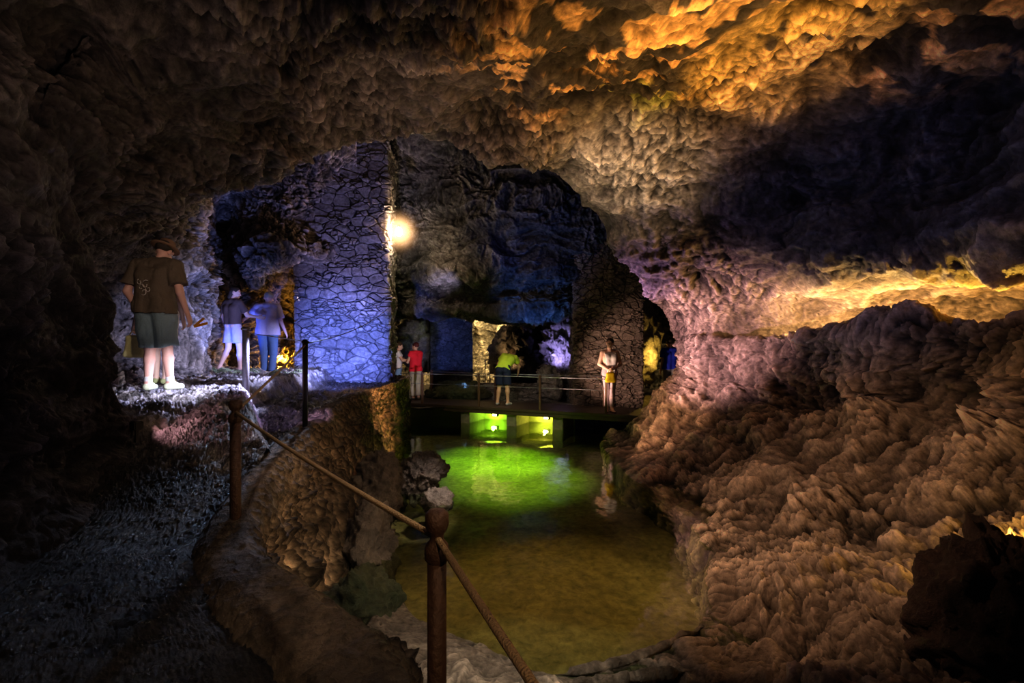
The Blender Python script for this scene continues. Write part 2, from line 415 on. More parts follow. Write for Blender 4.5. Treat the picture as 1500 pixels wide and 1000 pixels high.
g1, g2, gi = worley(Pf*16, 47)
D += ((.018*(gi-.5)+.014*(.5-g1))).reshape(NUb, NVb)*(.5+.8*sst(2.6, 3.0, v_)*(1-sst(3.2, 3.8, v_)))-.01
V = P+n*D[..., None]
structure(mesh_np('wall_retaining', V.reshape(-1, 3), grid_faces(NUb, NVb), M['shell'], colors=pal(V.reshape(-1, 3), (.11, .085, .06), (.26, .20, .14), cavity_shade(D)*cavity_shade(D, 8, .35, 5), 2.0)))

Earr = np.array(E)
def edge_x(y): return np.interp(y, Earr[:, 1], Earr[:, 0])
def path_z(x, y):
    z = .69+(.78)*sst(3.4, 6.3, y)
    # lower shelf to the right of the platform line
    lx = np.interp(y, [3.5, 5.2, 6.2, 7.2, 12], [-1.0, -2.55, -3.15, -3.75, -4.0])
    low = .66+.5*sst(3.6, 7.0, y)
    t = sst(-.12, .12, x-lx)
    return z*(1-t)+np.minimum(z, low)*t
ny, nx = 820, 520
yy = np.concatenate([np.linspace(-1.8, 6.8, 620), np.linspace(6.82, 13.3, 200)])
V = []
U = np.linspace(0, 1, nx)
Y = yy[:, None]*np.ones((1, nx)); x1 = edge_x(yy)[:, None]-.2
x0 = np.interp(yy, [-2, 4, 5, 6, 13.3], [-3.6, -3.9, -5, -7, -7.5])[:, None]
X = x0+(x1-x0)*U[None]
Z = path_z(X, Y)
G = np.stack([X, Y, Z], -1).reshape(-1, 3)
Z = Z.ravel()
up = sst(4.0, 5.6, G[:, 1])
f1, f2, idv = worley(G*np.array([30., 30., 1]), 71)
Z += (.007*sst(0, .4, f2-f1)+.012*(idv-.5))*(1+1.2*up)
G0 = G.copy(); G0[:, 2] = 0
f1, f2, idv = worley(G*np.array([7., 7., 1]), 72)
Z += .006*(idv-.5)
Z += .03*fbm(G*2, 3, 73)+up*(.07*fbm(G*2.3, 3, 74)+.05*ridged(G*4, 2, 75)+.03*fbm(G*12, 2, 76))
G[:, 2] = Z
cv = cavity_shade(Z.reshape(len(yy), nx), 5, .4)
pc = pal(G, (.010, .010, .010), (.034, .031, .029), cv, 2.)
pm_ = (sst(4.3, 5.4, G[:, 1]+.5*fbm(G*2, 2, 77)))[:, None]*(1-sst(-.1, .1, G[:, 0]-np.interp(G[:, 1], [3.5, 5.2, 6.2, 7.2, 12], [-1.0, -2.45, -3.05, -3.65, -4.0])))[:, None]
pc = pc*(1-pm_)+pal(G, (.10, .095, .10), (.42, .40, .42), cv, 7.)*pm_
M['path'] = rock_mat('gravel_path', attr=True, bump=1., scale=2.2, r0=.18, r1=.5, dist=.02)
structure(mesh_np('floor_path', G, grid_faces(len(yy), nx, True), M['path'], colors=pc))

# ============================================================ LAKE
xs = np.linspace(-3.4, 4.4, 300); ys = np.linspace(2.6, 14.5, 400)
X, Y = np.meshgrid(xs, ys, indexing='ij'); G = np.stack([X, Y, 0*X-.42], -1).reshape(-1, 3)
G[:, 2] += .07*fbm(G*.9, 3, 80)+.02*fbm(G*6, 3, 81)+.012*fbm(G*22, 2, 84)
f1, f2, idv = worley(G*np.array([5., 5., 1]), 82); G[:, 2] += np.where(idv > .8, .09*np.clip(.32-f1, 0, 1), 0)
structure(mesh_np('floor_lake_bed', G, grid_faces(300, 400, False), M['bed']))
m, nt, b = new_mat('lake_water'); nt.nodes.remove(b)
out = nt.nodes['Material Output']
tr = N(nt, 'ShaderNodeBsdfTransparent'); tr.inputs[0].default_value = (.80, .90, .72, 1)
gl = N(nt, 'ShaderNodeBsdfGlossy'); gl.inputs['Roughness'].default_value = .03; gl.inputs[0].default_value = (.9, .95, .9, 1)
fr = N(nt, 'ShaderNodeFresnel'); fr.inputs[0].default_value = 1.33
tc = N(nt, 'ShaderNodeTexCoord'); no = N(nt, 'ShaderNodeTexNoise'); no.inputs['Scale'].default_value = 2.2; no.inputs['Detail'].default_value = 3
n2 = N(nt, 'ShaderNodeTexNoise'); n2.inputs['Scale'].default_value = 11; n2.inputs['Detail'].default_value = 2
mp = N(nt, 'ShaderNodeMapping'); mp.inputs['Scale'].default_value = (1, .55, 1)
nt.links.new(tc.outputs['Object'], mp.inputs[0]); nt.links.new(mp.outputs[0], no.inputs['Vector']); nt.links.new(mp.outputs[0], n2.inputs['Vector'])
ad = N(nt, 'ShaderNodeMath', operation='MULTIPLY_ADD'); ad.inputs[1].default_value = .16
nt.links.new(n2.outputs['Fac'], ad.inputs[0]); nt.links.new(no.outputs['Fac'], ad.inputs[2])
bp = N(nt, 'ShaderNodeBump'); bp.inputs['Strength'].default_value = .35; bp.inputs['Distance'].default_value = .03
nt.links.new(ad.outputs[0], bp.inputs['Height'])
nt.links.new(bp.outputs[0], gl.inputs['Normal']); nt.links.new(bp.outputs[0], fr.inputs['Normal'])
mi = N(nt, 'ShaderNodeMixShader'); nt.links.new(fr.outputs[0], mi.inputs[0]); nt.links.new(tr.outputs[0], mi.inputs[1]); nt.links.new(gl.outputs[0], mi.inputs[2])
nt.links.new(mi.outputs[0], out.inputs[0]); M['water'] = m
wv, wf = [], []
w = mesh_np('lake_water', [(-3.3, 2.7, 0), (4.3, 2.7, 0), (4.3, 14.4, 0), (-3.3, 14.4, 0)], [(0, 1, 2, 3)], M['water'], smooth=False)
w['kind'] = 'structure'

# ============================================================ BACK CHAMBERS
pys = [640, 560, 500, 430, 380, 330, 250, 150]
pxs = [60, 150, 230, 290, 325, 370, 430, 520]
dep = [[6.5,7,7.6,8.5,11,11.5,11.8,12],[6.8,7.4,8,9,11.2,11.8,12.2,12.5],[7,7.6,8.2,9.2,11.5,12,13.2,12.8],
       [7,7.6,8.2,9.3,11.6,11.2,12.9,12.5],[6.6,7.2,7.8,9.3,11.5,10.4,10.6,12],[6.2,6.8,7.6,9.5,11.8,10.8,11,12],
       [6,6.5,7.2,9,10.5,10.5,10.8,11.5],[5.6,6,6.6,8,9,9.5,10,10.5]]
ctrl = [[W(x, y, dep[j][i]) for i, x in enumerate(pxs)] for j, y in enumerate(pys)]
structure(cave_patch('wall_back_left', ctrl, 640, 520, ((.10, .09, .09), (.25, .22, .20)), toward=(0, 0, 2), seed=5, amp=1.))
# main hanging mass of the big chamber
pxs = [400, 480, 560, 620, 690, 760, 830, 900, 980, 1080]
rows = [(150,[11.6]*10),(235,[12.9]*10),(300,[13.6,13.6,13.4,13.2,13,13,13,13,12.6,12]),(360,[14,14,13.6,13.2,13,13.3,13.3,13.4,13.2,13]),
        (400,[14,14,13.4,12.9,13,13.3,13.4,14,14.6,14]),(430,[14.2]*3+[13.6]*4+[15.5,17,15]),(457,[14.3]*3+[13.7]*4+[16,17.5,15]),(463,[15]*7+[17,18,16]),(452,[16.5]*7+[18,19,17]),(425,[20]*10),(380,[24]*10)]
ctrl = [[W(x, y, dd[i]) for i, x in enumerate(pxs)] for y, dd in rows]
structure(cave_patch('ceiling_chamber', ctrl, 700, 560, ((.04, .042, .05), (.12, .115, .12)), toward=(0, 0, 0), seed=8, amp=1., big=.12, mid=.14))
# far wall
pxs = [440, 520, 600, 680, 760, 840, 920, 1000, 1100]
rows = [(640,[20,20,20,20.5,21,20,19,18,17]),(560,[19.5,19.5,20,21,21,20,19,18,17]),(500,[19,19,20,21.5,21.5,20.5,19,18.5,17]),(440,[19]*9),(380,[18]*9)]
ctrl = [[W(x, y, dd[i]) for i, x in enumerate(pxs)] for y, dd in rows]
structure(cave_patch('wall_back', ctrl, 360, 460, ((.22, .19, .14), (.42, .37, .28)), toward=(0, 0, 2), seed=12, amp=1.1))
xs = np.linspace(-7, 8, 260); ys = np.linspace(13.3, 23, 200)
X, Y = np.meshgrid(xs, ys, indexing='ij'); G = np.stack([X, Y, 0*X+.38], -1).reshape(-1, 3)
G[:, 2] += .1*fbm(G, 3, 83)+.03*fbm(G*5, 2, 85)
structure(mesh_np('floor_back_chamber', G, grid_faces(260, 200, False), M['rock']))

def masonry_column(name, cx, cy, w, dp, z0, z1, rz=0, sx=3.3, sy=5.6, amp=1., seed=0, mat=None, taper=0, nper=620, nz=520):
    per = [(-w/2, -dp/2), (w/2, -dp/2), (w/2, dp/2), (-w/2, dp/2), (-w/2, -dp/2)]
    L = [0]
    for a, b_ in zip(per, per[1:]): L.append(L[-1]+math.hypot(b_[0]-a[0], b_[1]-a[1]))
    u = np.linspace(0, L[-1], nper); px = np.interp(u, L, [p[0] for p in per]); py = np.interp(u, L, [p[1] for p in per])
    nx_ = np.select([u < L[1], u < L[2], u < L[3]], [0, 1, 0], -1.); ny_ = np.select([u < L[1], u < L[2], u < L[3]], [-1, 0, 1], 0.)
    # soften the corner normals
    k = 9
    nx_ = np.convolve(np.r_[nx_[-k:], nx_, nx_[:k]], np.ones(k)/k, 'same')[k:-k]; ny_ = np.convolve(np.r_[ny_[-k:], ny_, ny_[:k]], np.ones(k)/k, 'same')[k:-k]
    z = np.linspace(z0, z1, nz)
    Z = z[None]*np.ones((nper, 1)); U = u[:, None]*np.ones((1, nz))
    q = np.stack([U*sx, Z*sy, np.zeros_like(U)+seed*5.3], -1).reshape(-1, 3)
    q[:, :2] += np.stack([fbm(q*.8, 2, 3+seed), fbm(q*.8, 2, 5+seed)], 1)*.25
    q[:, 2] = .5
    f1, f2, idv = worley(q, 20+seed)
    q2 = q*np.array([2.1, 2.1, 1])
    g1, g2, idw = worley(q2, 33+seed)
    small = idv > .62      # some cells break into small stones
    e = np.where(small, np.minimum((f2-f1), (g2-g1)*.6), f2-f1)
    gap = sst(.0, .085, e); d = .06*gap+.05*(np.where(small, idw, idv)-.5)+.012*fbm(q*3, 3, 40+seed)+.05*fbm(q*.35, 2, 42+seed)
    d = (d*amp).reshape(nper, nz)
    s = 1+taper*(Z-z0)/(z1-z0)
    X = (px[:, None]*s+nx_[:, None]*d); Y = (py[:, None]*s+ny_[:, None]*d)
    c, s_ = math.cos(rz), math.sin(rz)
    V = np.stack([cx+X*c-Y*s_, cy+X*s_+Y*c, Z], -1)
    V[-1] = V[0]
    tone = (.65+.6*np.where(small, idw, idv))*(.45+.55*gap)*(1+.3*fbm(q*2.5, 3, 46+seed))
    return mesh_np(name, V.reshape(-1, 3), grid_faces(nper, nz, True), M['shell'], colors=tone[:, None]*np.array(mat or (.27, .25, .25))[None])
o = masonry_column('masonry_pillar', -3.86, 12.1, 1.95, 1.5, .8, 6.6, rz=.12, seed=1, mat=(.34, .32, .33), nper=900, nz=720)
tag(o, 'broad rough stone masonry pillar lit blue, with the bright lamp at its right edge', 'pillar')
o = masonry_column('masonry_pillar', 2.55, 14.0, 1.75, 1.3, .3, 4.9, rz=-.05, seed=2, sx=4.0, sy=7.0, mat=(.26, .2, .17))
tag(o, 'brown stone masonry pillar behind the woman in the white tank top', 'pillar')
o = masonry_column('masonry_pillar', -1.95, 16.6, 1.3, 1.0, .2, 3.6, rz=.1, seed=3, amp=.3, mat=(.2, .19, .2), nper=300, nz=300)
tag(o, 'dim blue grey pillar in the far chamber behind the red top', 'pillar')
o = masonry_column('parapet_wall', 1.0, 15.1, 5.6, .35, .1, .86, rz=-.06, seed=4, amp=.5, nper=500, nz=80)
tag(o, 'low rubble parapet wall along the far side of the footbridge', 'wall')

boulder('boulder', (1.0, 17.4, 1.1), (.95, .9, 1.75), M['darkrock'], 3, 'huge dark leaning boulder in the far chamber beyond the footbridge', rz=.3, n=6)
boulder('rock_outcrop', (1.72, 16.0, 1.7), (.6, .8, 1.9), M['pale'], 5, 'rock outcrop lit violet left of the brown pillar', n=6)
boulder('rock', (1.1, 14.65, .9), (.3, .25, .5), M['pale'], 8, 'small pale greenish rock standing behind the footbridge rail', n=5)
boulder('rock_outcrop', (-.15, 17.8, 1.75), (.55, .45, .8), M['pale'], 11, 'pale lit rock rim on the left of the huge dark boulder', n=5)
boulder('rock_outcrop', (-3.05, 16.8, 2.0), (.7, .6, .75), M['pale'], 13, 'rock outcrop lit lime green above the couple at the bridge end', n=5)
boulder('rock_outcrop', (3.95, 16.2, 2.1), (.5, .6, 1.3), M['pale'], 15, 'tall yellow lit rock seen in the gap right of the brown pillar', n=5)
boulder('rock', (-1.5, 15.3, .5), (.9, .6, .35), M['moss'], 17, 'low sloping greenish rock behind the left end of the footbridge', n=5)
boulder('boulder', (2.72, 2.7, .52), (.40, .4, .42), M['redrock'], 19, 'dark reddish boulder in the right foreground corner', n=6, amp=.8)
boulder('rock', (-1.32, 7.4, .14), (.27, .32, .26), M['rock'], 21, 'pale warm lit rock at the waterline below the retaining wall', n=6)
boulder('rock', (-.98, 6.75, .0), (.18, .2, .12), M['pale'], 22, 'flat white lit rock lapped by the water, farthest out from the retaining wall', n=5)
boulder('rock', tuple(np.array(W(214, 640, 5.25))), (.24, .22, .17), M['pale'], 31, 'pale rock at the foot of the dark left wall glowing warm pink', n=5)
boulder('rock', (-1.6, 6.2, .3), (.22, .36, .42), M['rock'], 23, 'brown jagged rock leaning on the retaining wall below the rope', n=5)
boulder('rock', (-1.42, 5.1, .0), (.2, .3, .42), M['rock'], 24, 'dark craggy rock at the foot of the retaining wall by the black recess', n=5)
boulder('rock', (-1.15, 4.05, .0), (.24, .26, .2), M['moss'], 25, 'rounded dark mossy rock at the foot of the curb left of the near post', n=5)

# ============================================================ FOOTBRIDGE
A = Vector((-3.05, 13.85, 0)); B = Vector((2.85, 11.35, 0)); dr = (B-A).normalized(); nr = Vector((-dr.y, dr.x, 0))
Lb = (B-A).length; ang = math.atan2(dr.y, dr.x)
br = empty('footbridge', A, ang, 'low dark timber footbridge crossing the far end of the lake', 'bridge')
def in_br(name, me, mat, parent=br): return link(name, me, mat, parent, smooth=False)
in_br('deck', box_me((0, 0, .38), (Lb, 1.35, .45), .01), M['wood'])
in_br('beam', box_me((0, .02, .29), (Lb, .12, .38), .01), M['wood'])
in_br('beam', box_me((0, 1.22, .29), (Lb, 1.32, .38), .01), M['wood'])
for x in (.05, 1.95, 3.25, 4.45): in_br('pier', box_me((x-.13, .1, -.5), (x+.13, 1.2, .3), .02), M['concrete'])
in_br('abutment', box_me((.1, 1.0, -.5), (4.6, 1.12, .3), .02), M['plaster'])
xs_ = [.45, 1.75, 3.1, 4.62]
def local_x(px):   # where the front edge crosses the sight line
    k = (px-750)/750; t = (k*A.y-A.x)/(dr.x-k*dr.y); return t
for px in (617, 700, 790, 887):
    x = local_x(px); in_br('rail_post', box_me((x-.025, .03, .45), (x+.025, .08, 1.29), .006), M['rust'])
for px in (677, 845):
    x = local_x(px)+.35
    in_br('rail_post', box_me((x-.03, 1.25, .45), (x+.03, 1.31, 1.27), .006), M['rust'])
in_br('rail_post', box_me((.2, 1.25, .45), (.26, 1.31, 1.27), .006), M['rust'])
x0 = local_x(617); x3 = local_x(887)
for z, y in ((1.24, .055), (.98, .055)):
    c = link('rail_cable', tube([(0, y, z), (x0, y, z), (local_x(700), y, z-.0), (local_x(790), y, z), (x3, y, z)], .011 if z > 1 else .006, 6), M['cable'], br)
for z in (1.22,):
    c = link('rail_cable', tube([(.1, 1.28, z), (local_x(677)+.35, 1.28, z-.02), (local_x(845)+.35, 1.28, z)], .013, 6), M['cable'], br)
# floodlights under the bridge
def to_world(x, y, z): v = A+dr*x+nr*y; return Vector((v.x, v.y, z))
o = empty('floodlight', to_world(local_x(702)+.1, .75, 0), ang, 'left floodlight glowing lime under the footbridge', 'light')
o2 = empty('floodlight', to_world(local_x(780)+.1, .75, 0), ang, 'right floodlight glowing yellow under the footbridge', 'light')
M['lens'] = simple('lit_lens', (1, .95, .6), .3, emis=(1, .93, .45), estr=5)
for e in (o, o2):
    link('housing', box_me((-.09, -.05, .12), (.09, .05, .22), .01), M['black'], e, False)
    link('bracket', box_me((-.015, -.015, .2), (.015, .015, .32)), M['dark_steel'], e, False)
    link('lens', box_me((-.06, -.058, .135), (.06, -.052, .205)), M['lens'], e, False)

# ============================================================ POSTS AND ROPE
def post(px, ytop, ybase, d, r, mat, label, cap=True, zb=None, h=None):
    b_ = W(px, ybase, d); t = W(px, ytop, d); H = t[2]-b_[2]
    e = empty('barrier_post', b_, 0, label, 'post', 'posts of the rope barrier')
    if cap:
        V, F = lathe([(0, -.12), (r*1.0, -.12), (r*1.0, H-.16), (0, H-.16)], 24); mesh_np('shaft', V, F, mat, e)
        V, F = lathe([(r, H-.165), (r*1.25, H-.155), (r*1.3, H-.13), (r*1.15, H-.11), (r*.72, H-.095), (r*.7, H-.08), (r*1.05, H-.065), (r*1.25, H-.045), (r*1.22, H-.015), (r*.8, H-.003), (0, H)], 24)
        mesh_np('cap', V, F, mat, e)
        V, F = lathe([(r*1.02, .0), (r*1.8, .0), (r*1.8, -.1), (0, -.1)], 24); V[:, 2] += .03
        mesh_np('base_flange', V, F, mat, e)
    else:
        V, F = lathe([(0, -.12), (r, -.12), (r, H-.01), (r*.8, H), (0, H)], 20); mesh_np('shaft', V, F, mat, e)
        V, F = lathe([(r*1.02, H-.05), (r*1.35, H-.045), (r*1.35, H-.02), (r*1.02, H-.015)], 20); mesh_np('collar', V, F, mat, e)
    return e
p1 = post(640, 745, 1175, 1.6, .030, M['rust'], 'near rusty barrier post in the foreground with a knobbed cap')
p2 = post(345, 585, 795, 3.66, .037, M['rust'], 'rusty knobbed barrier post on the path curb, second along the rope')
p3 = post(360, 478, 580, 7.0, .045, M['grey_steel'], 'grey lilac lit barrier post on the raised ledge beside the woman in the skirt', cap=False)
p4 = post(447, 497, 640, 5.9, .03, M['dark_steel'], 'dark slim barrier post where the far end of the rope is tied', cap=False)
p5 = post(2800, 1500, 2000, .45, .03, M['rust'], 'rusty barrier post beside the viewer')
bpy.data.objects.remove(p5.children[0]) if False else None
p5.location = (.42, .02, .72)
def rope_pts(a, b_, sag, k=24):
    a, b_ = Vector(a), Vector(b_); return [a.lerp(b_, t/k)-Vector((0, 0, sag*4*(t/k)*(1-t/k))) for t in range(k+1)]
R1 = W(640, 787, 1.6); R2 = W(345, 603, 3.66); R4 = W(447, 505, 5.9)
pts = rope_pts(R4, R2, .01)+rope_pts(R2, R1, .02)[1:]+rope_pts(R1, (.42, .02, 1.47), .01)[1:]
o = tube_obj('barrier_rope', pts, .0105, M['rope'], n=10); tag(o, 'taut tan rope running through the barrier posts along the path', 'rope')
c = tube_obj('wire_cable', rope_pts(W(360, 487, 7.0), W(447, 500, 5.9), .0), .006, M['cable'], n=6)
tag(c, 'thin pale wire from the grey post to the dark slim post', 'cable')
c = tube_obj('wire_cable', rope_pts(W(447, 503, 5.9), W(570, 450, 11.1), .12), .006, M['black'], n=6)
tag(c, 'thin black wire sagging across the blue masonry pillar', 'cable')

# ============================================================ LAMPS
LP = Vector(W(584, 339, 11.6))
lamp = empty('wall_lamp', LP, 0, 'bright warm bare lamp on the right edge of the blue masonry pillar', 'lamp')
M['bulb'] = simple('glowing_bulb', (1, .9, .7), .3, emis=(1, .78, .48), estr=170)
V, F = lathe([(0, -.1), (.045, -.09), (.075, -.04), (.08, 0), (.065, .05), (.035, .085), (0, .09)], 20); mesh_np('bulb', V, F, M['bulb'], lamp)
V, F = lathe([(0, .15), (.035, .15), (.04, .08), (0, .08)], 16); mesh_np('socket', V, F, M['black'], lamp)
tube_obj('arm', [(0, .0, .13), (-.08, .02, .17), (-.32, .05, .12)], .012, M['dark_steel'], lamp)
# lens halo of the lamp, put in as a self-glowing volume round the bulb
m, nt, b = new_mat('halo_glow'); nt.nodes.remove(b)
em = N(nt, 'ShaderNodeEmission'); em.inputs[0].default_value = (1, .55, .25, 1)
tcn = N(nt, 'ShaderNodeTexCoord'); ln = N(nt, 'ShaderNodeVectorMath', operation='LENGTH'); nt.links.new(tcn.outputs['Object'], ln.inputs[0])
mr = N(nt, 'ShaderNodeMapRange', interpolation_type='SMOOTHSTEP'); mr.inputs[1].default_value = .75; mr.inputs[2].default_value = .05; mr.inputs[3].default_value = 0; mr.inputs[4].default_value = 1
nt.links.new(ln.outputs['Value'], mr.inputs[0]); pw = N(nt, 'ShaderNodeMath', operation='POWER'); pw.inputs[1].default_value = 4; nt.links.new(mr.outputs[0], pw.inputs[0])
ml = N(nt, 'ShaderNodeMath', operation='MULTIPLY'); ml.inputs[1].default_value = 4.5; nt.links.new(pw.outputs[0], ml.inputs[0]); nt.links.new(ml.outputs[0], em.inputs[1])
nt.links.new(em.outputs[0], nt.nodes['Material Output'].inputs['Volume'])
V, F = lathe([(0.001, -.75)]+[(.75*math.cos(a), .75*math.sin(a)) for a in np.linspace(-1.5, 1.5, 18)]+[(0.001, .75)], 28)
mh = mesh_np('lamp_halo', V, F, m, lamp); mh['kind'] = 'stuff'

o = empty('floodlight', W(200, 632, 4.75), -.5, 'small low floodlight at the foot of the dark left wall beside the path', 'light')
link('housing', box_me((-.05, -.04, .02), (.05, .04, .10), .01), M['black'], o, False)
link('bracket', box_me((-.012, -.012, -.1), (.012, .012, .03)), M['dark_steel'], o, False)
o = empty('notice_plate', W(717, 512, 19.0), 0, 'tiny white notice plate on the pale far wall', 'sign')
link('plate', box_me((-.05, -.01, -.12), (.05, .01, .12)), simple('white_plate', (.8, .8, .8), .6, emis=(1, 1, 1), estr=.15), o, False)
link('stake', box_me((-.012, .0, -1.4), (.012, .012, -.1)), M['dark_steel'], o, False)
o = empty('handrail', (-.9, 17.2, .4), 0, 'thin far handrail on the path behind the low rubble wall', 'railing')
for x in (0, .85, 1.7): link('post', box_me((x-.015, -.015, -.1), (x+.015, .015, 1.1)), M['grey_steel'], o, False)
link('rail', tube([(0, 0, 1.08), (.85, 0, 1.1), (1.7, 0, 1.13)], .014, 6), M['grey_steel'], o)
link('rail', tube([(0, 0, .6), (.85, 0, .62), (1.7, 0, .65)], .01, 6), M['grey_steel'], o)
M['leaf'] = simple('fern_leaf', (.30, .38, .26), .5, var=.4, bscale=12)
def fern(loc, r, seed, label):
    rd = random.Random(seed); V = []; F = []
    for k in range(13):
        a = k/13*6.283+rd.random()*.5; L_ = r*(.7+.5*rd.random()); lift = .5+.5*rd.random()
        prev = None
        for j in range(9):
            t = j/8; x = math.cos(a)*L_*t; y_ = math.sin(a)*L_*t; z_ = L_*lift*(t-.9*t*t)*1.6
            if j:
                w3 = .20*L_*(1-t)*(.4+t)+.008
                px_, py_ = -math.sin(a)*w3, math.cos(a)*w3
                i = len(V); V += [prev, (x, y_, z_), (x*.96+px_, y_*.96+py_, z_-.03), (x*.96-px_, y_*.96-py_, z_-.03)]
                F += [(i, i+1, i+2), (i, i+3, i+1)]
            prev = (x, y_, z_)
    me = bpy.data.meshes.new('fern'); me.from_pydata(V, [], F)
    o = link('fern', me, M['leaf'], None, False); o.location = loc; return tag(o, label, 'plant')
fern(W(356, 549, 9.4), .30, 1, 'small pale fern between the two walkers and the grey lilac post')
fern(W(420, 552, 9.3), .32, 2, 'pale fern at the foot of the blue pillar right of the man in jeans')
fern(W(318, 546, 9.6), .26, 3, 'small pale fern left of the feet of the woman in the skirt')
def spot(loc, tgt, colr, e, deg=60, blend=.6, rad=.06):
    l = bpy.data.lights.new('spot', 'SPOT'); l.color = colr; l.energy = e; l.spot_size = math.radians(deg); l.spot_blend = blend; l.shadow_soft_size = rad
    o = bpy.data.objects.new('spot_light', l); COL.objects.link(o); o.location = loc
    o.rotation_euler = (Vector(tgt)-Vector(loc)).to_track_quat('-Z', 'Y').to_euler(); return o
def point(loc, colr, e, rad=.06):
    l = bpy.data.lights.new('point', 'POINT'); l.color = colr; l.energy = e; l.shadow_soft_size = rad
    o = bpy.data.objects.new('point_light', l); COL.objects.link(o); o.location = loc; return o
point(LP+Vector((.02, -.14, 0)), (1, .62, .32), 24, .03)
# blue on the big pillar and the left chamber
spot((-3.0, 8.6, 1.45), (-3.75, 11.35, 1.9), (.20, .27, 1), 900, 62, .9)
spot((-2.6, 9.6, 1.6), (-3.5, 11.3, 4.2), (.38, .36, .9), 260, 60, .8)
spot((-4.5, 8.6, 1.6), (-5.2, 9.2, 2.5), (.22, .32, 1), 120, 70, .8)
spot((-2.75, 7.3, 1.7), (-4.6, 8.2, 2.0), (.58, .60, 1), 420, 52, .8)
spot((-5.4, 9.6, 1.7), (-5.6, 12.0, 3.2), (.1, .2, 1), 40, 60, .7)
# pale cool light on the man's legs and the ledge
spot((-2.7, 5.2, 2.0), (-4.2, 6.2, 1.55), (.88, .85, 1), 170, 34, .8, .03)
spot((-2.9, 7.4, 2.4), (-3.85, 6.35, 1.3), (.60, .62, 1), 480, 50, .8, .03)
spot((-2.6, 8.9, 2.2), (-4.5, 10.2, 1.5), (.62, .62, 1), 200, 50, .7, .03)
spot(tuple(np.array(W(205, 624, 4.9))+np.array([0, 0, .06])), (-2.9, 5.5, 1.2), (1, .52, .55), 9, 110, .8, .02)
spot((-1.6, 6.0, 1.9), (-3.0, 6.4, 1.2), (.66, .48, 1), 70, 50, .8, .03)
# yellow alcove
point(W(412, 525, 12.3), (1, .48, .04), 42)
spot(W(440, 440, 11.2), W(370, 380, 10.8), (1, .8, .6), 12, 80, .8)
# chamber ceiling
spot((.4, 12.3, 1.6), (.6, 13.5, 3.4), (.05, .16, .6), 150, 70, .9)
spot((-1.5, 12.3, 3.0), (-1.9, 13.4, 4.0), (.8, .68, .95), 45, 60, .8)
spot((.3, 11.4, 3.4), (.5, 12.9, 5.4), (.2, .22, .7), 40, 110, .8)
# back room
point((-.2, 19.2, 2.5), (1, .74, .36), 210)
spot((-.2, 16.2, 1.2), (.4, 17.4, 2.2), (1, .62, .25), 50, 80, .8)
spot((1.2, 14.7, 1.5), (1.75, 16.0, 2.3), (.45, .38, 1), 55, 100, .8)
spot((-2.2, 15.2, 2.9), (-3.0, 16.6, 2.0), (.7, 1, .1), 90, 80, .7)
spot((-1.3, 14.6, .8), (-1.9, 16.2, 2.0), (.12, .25, .8), 26, 80, .7)
point((4.3, 15.2, 1.6), (1, .62, .1), 22)
# people on the bridge
spot((0.6, 10.9, .75), (2.4, 12.6, 1.4), (1, .66, .5), 300, 48, .7)
spot((-1.3, 11.2, .8), (-2.7, 13.7, 1.3), (.95, .85, 1), 110, 36, .7)
spot((.9, 10.4, 2.9), (-.2, 13.0, 1.2), (.9, 1, .6), 80, 30, .7)
# green on the lake from under the bridge, plus added unseen spots overhead
for px, cl, en in ((702, (.50, 1, .06), 260), (780, (.85, .85, .10), 260)):
    L0 = to_world(local_x(px)+.1, .62, .17)
    spot(L0, L0+Vector((.5, -3.0, -1.75)), cl, en, 54, .5, .04)
    point(L0+Vector((0, .2, .03)), cl, 15, .03)
spot((.2, 10.9, 3.6), (-.3, 10.8, -.4), (.42, 1, .04), 1300, 46, .9)
spot((.2, 10.4, 3.6), (.0, 9.4, -.4), (.55, 1, .10), 650, 46, .9)
spot((.6, 6.0, 3.9), (.45, 5.2, 0), (1, .56, .22), 210, 46, .9)
# right pillar: pink / lilac; below: orange
spot((.6, 8.9, 1.2), (3.2, 9.1, 2.1), (1, .58, .66), 520, 56, .9)
spot((1.9, 9.6, 2.4), (2.9, 9.3, 4.0), (.75, .45, 1), 40, 80, .9)
spot((-.4, 7.4, 1.0), (2.7, 9.4, .75), (1, .54, .30), 330, 34, .9)
spot((-.4, 5.4, 2.6), (2.4, 5.4, .6), (1, .64, .40), 125, 66, .9)
spot((.6, 3.2, 2.0), (2.4, 4.0, .7), (1, .62, .36), 50, 90, .9)
# yellow lights tucked behind the ledges of the right wall
point(W(1190, 488, 7.75), (1, .66, .3), 30, .03)
point(W(1320, 484, 7.15), (1, .62, .22), 60, .03)
point(W(1450, 486, 6.0), (1, .58, .08), 60, .03)
point(W(1440, 775, 3.25), (1, .58, .10), 5, .03)
# ceiling
spot((1.6, 4.4, 2.6), (1.7, 5.4, 5.2), (1, .55, .16), 250, 96, .8)
spot((3.0, 3.4, 3.0), (3.2, 4.4, 5.0), (1, .55, .16), 40, 80, .8)
spot((.6, 5.6, 2.4), (1.9, 8.2, 4.7), (1, .78, .55), 300, 44, .9)
spot((-1.0, 5.2, 2.4), (-1.0, 7.0, 5.0), (1, .68, .48), 110, 80, .9)
spot((-1.4, 2.8, 2.6), (-3.0, 3.8, 3.6), (1, .74, .6), 34, 100, .9)
spot((1.1, 5.0, 2.8), (3.8, 6.2, 3.7), (.32, .38, .85), 85, 84, .9)
spot((-2.0, 3.8, 1.4), (-3.2, 3.2, 2.0), (.35, .4, .9), 1.5, 100, .9)
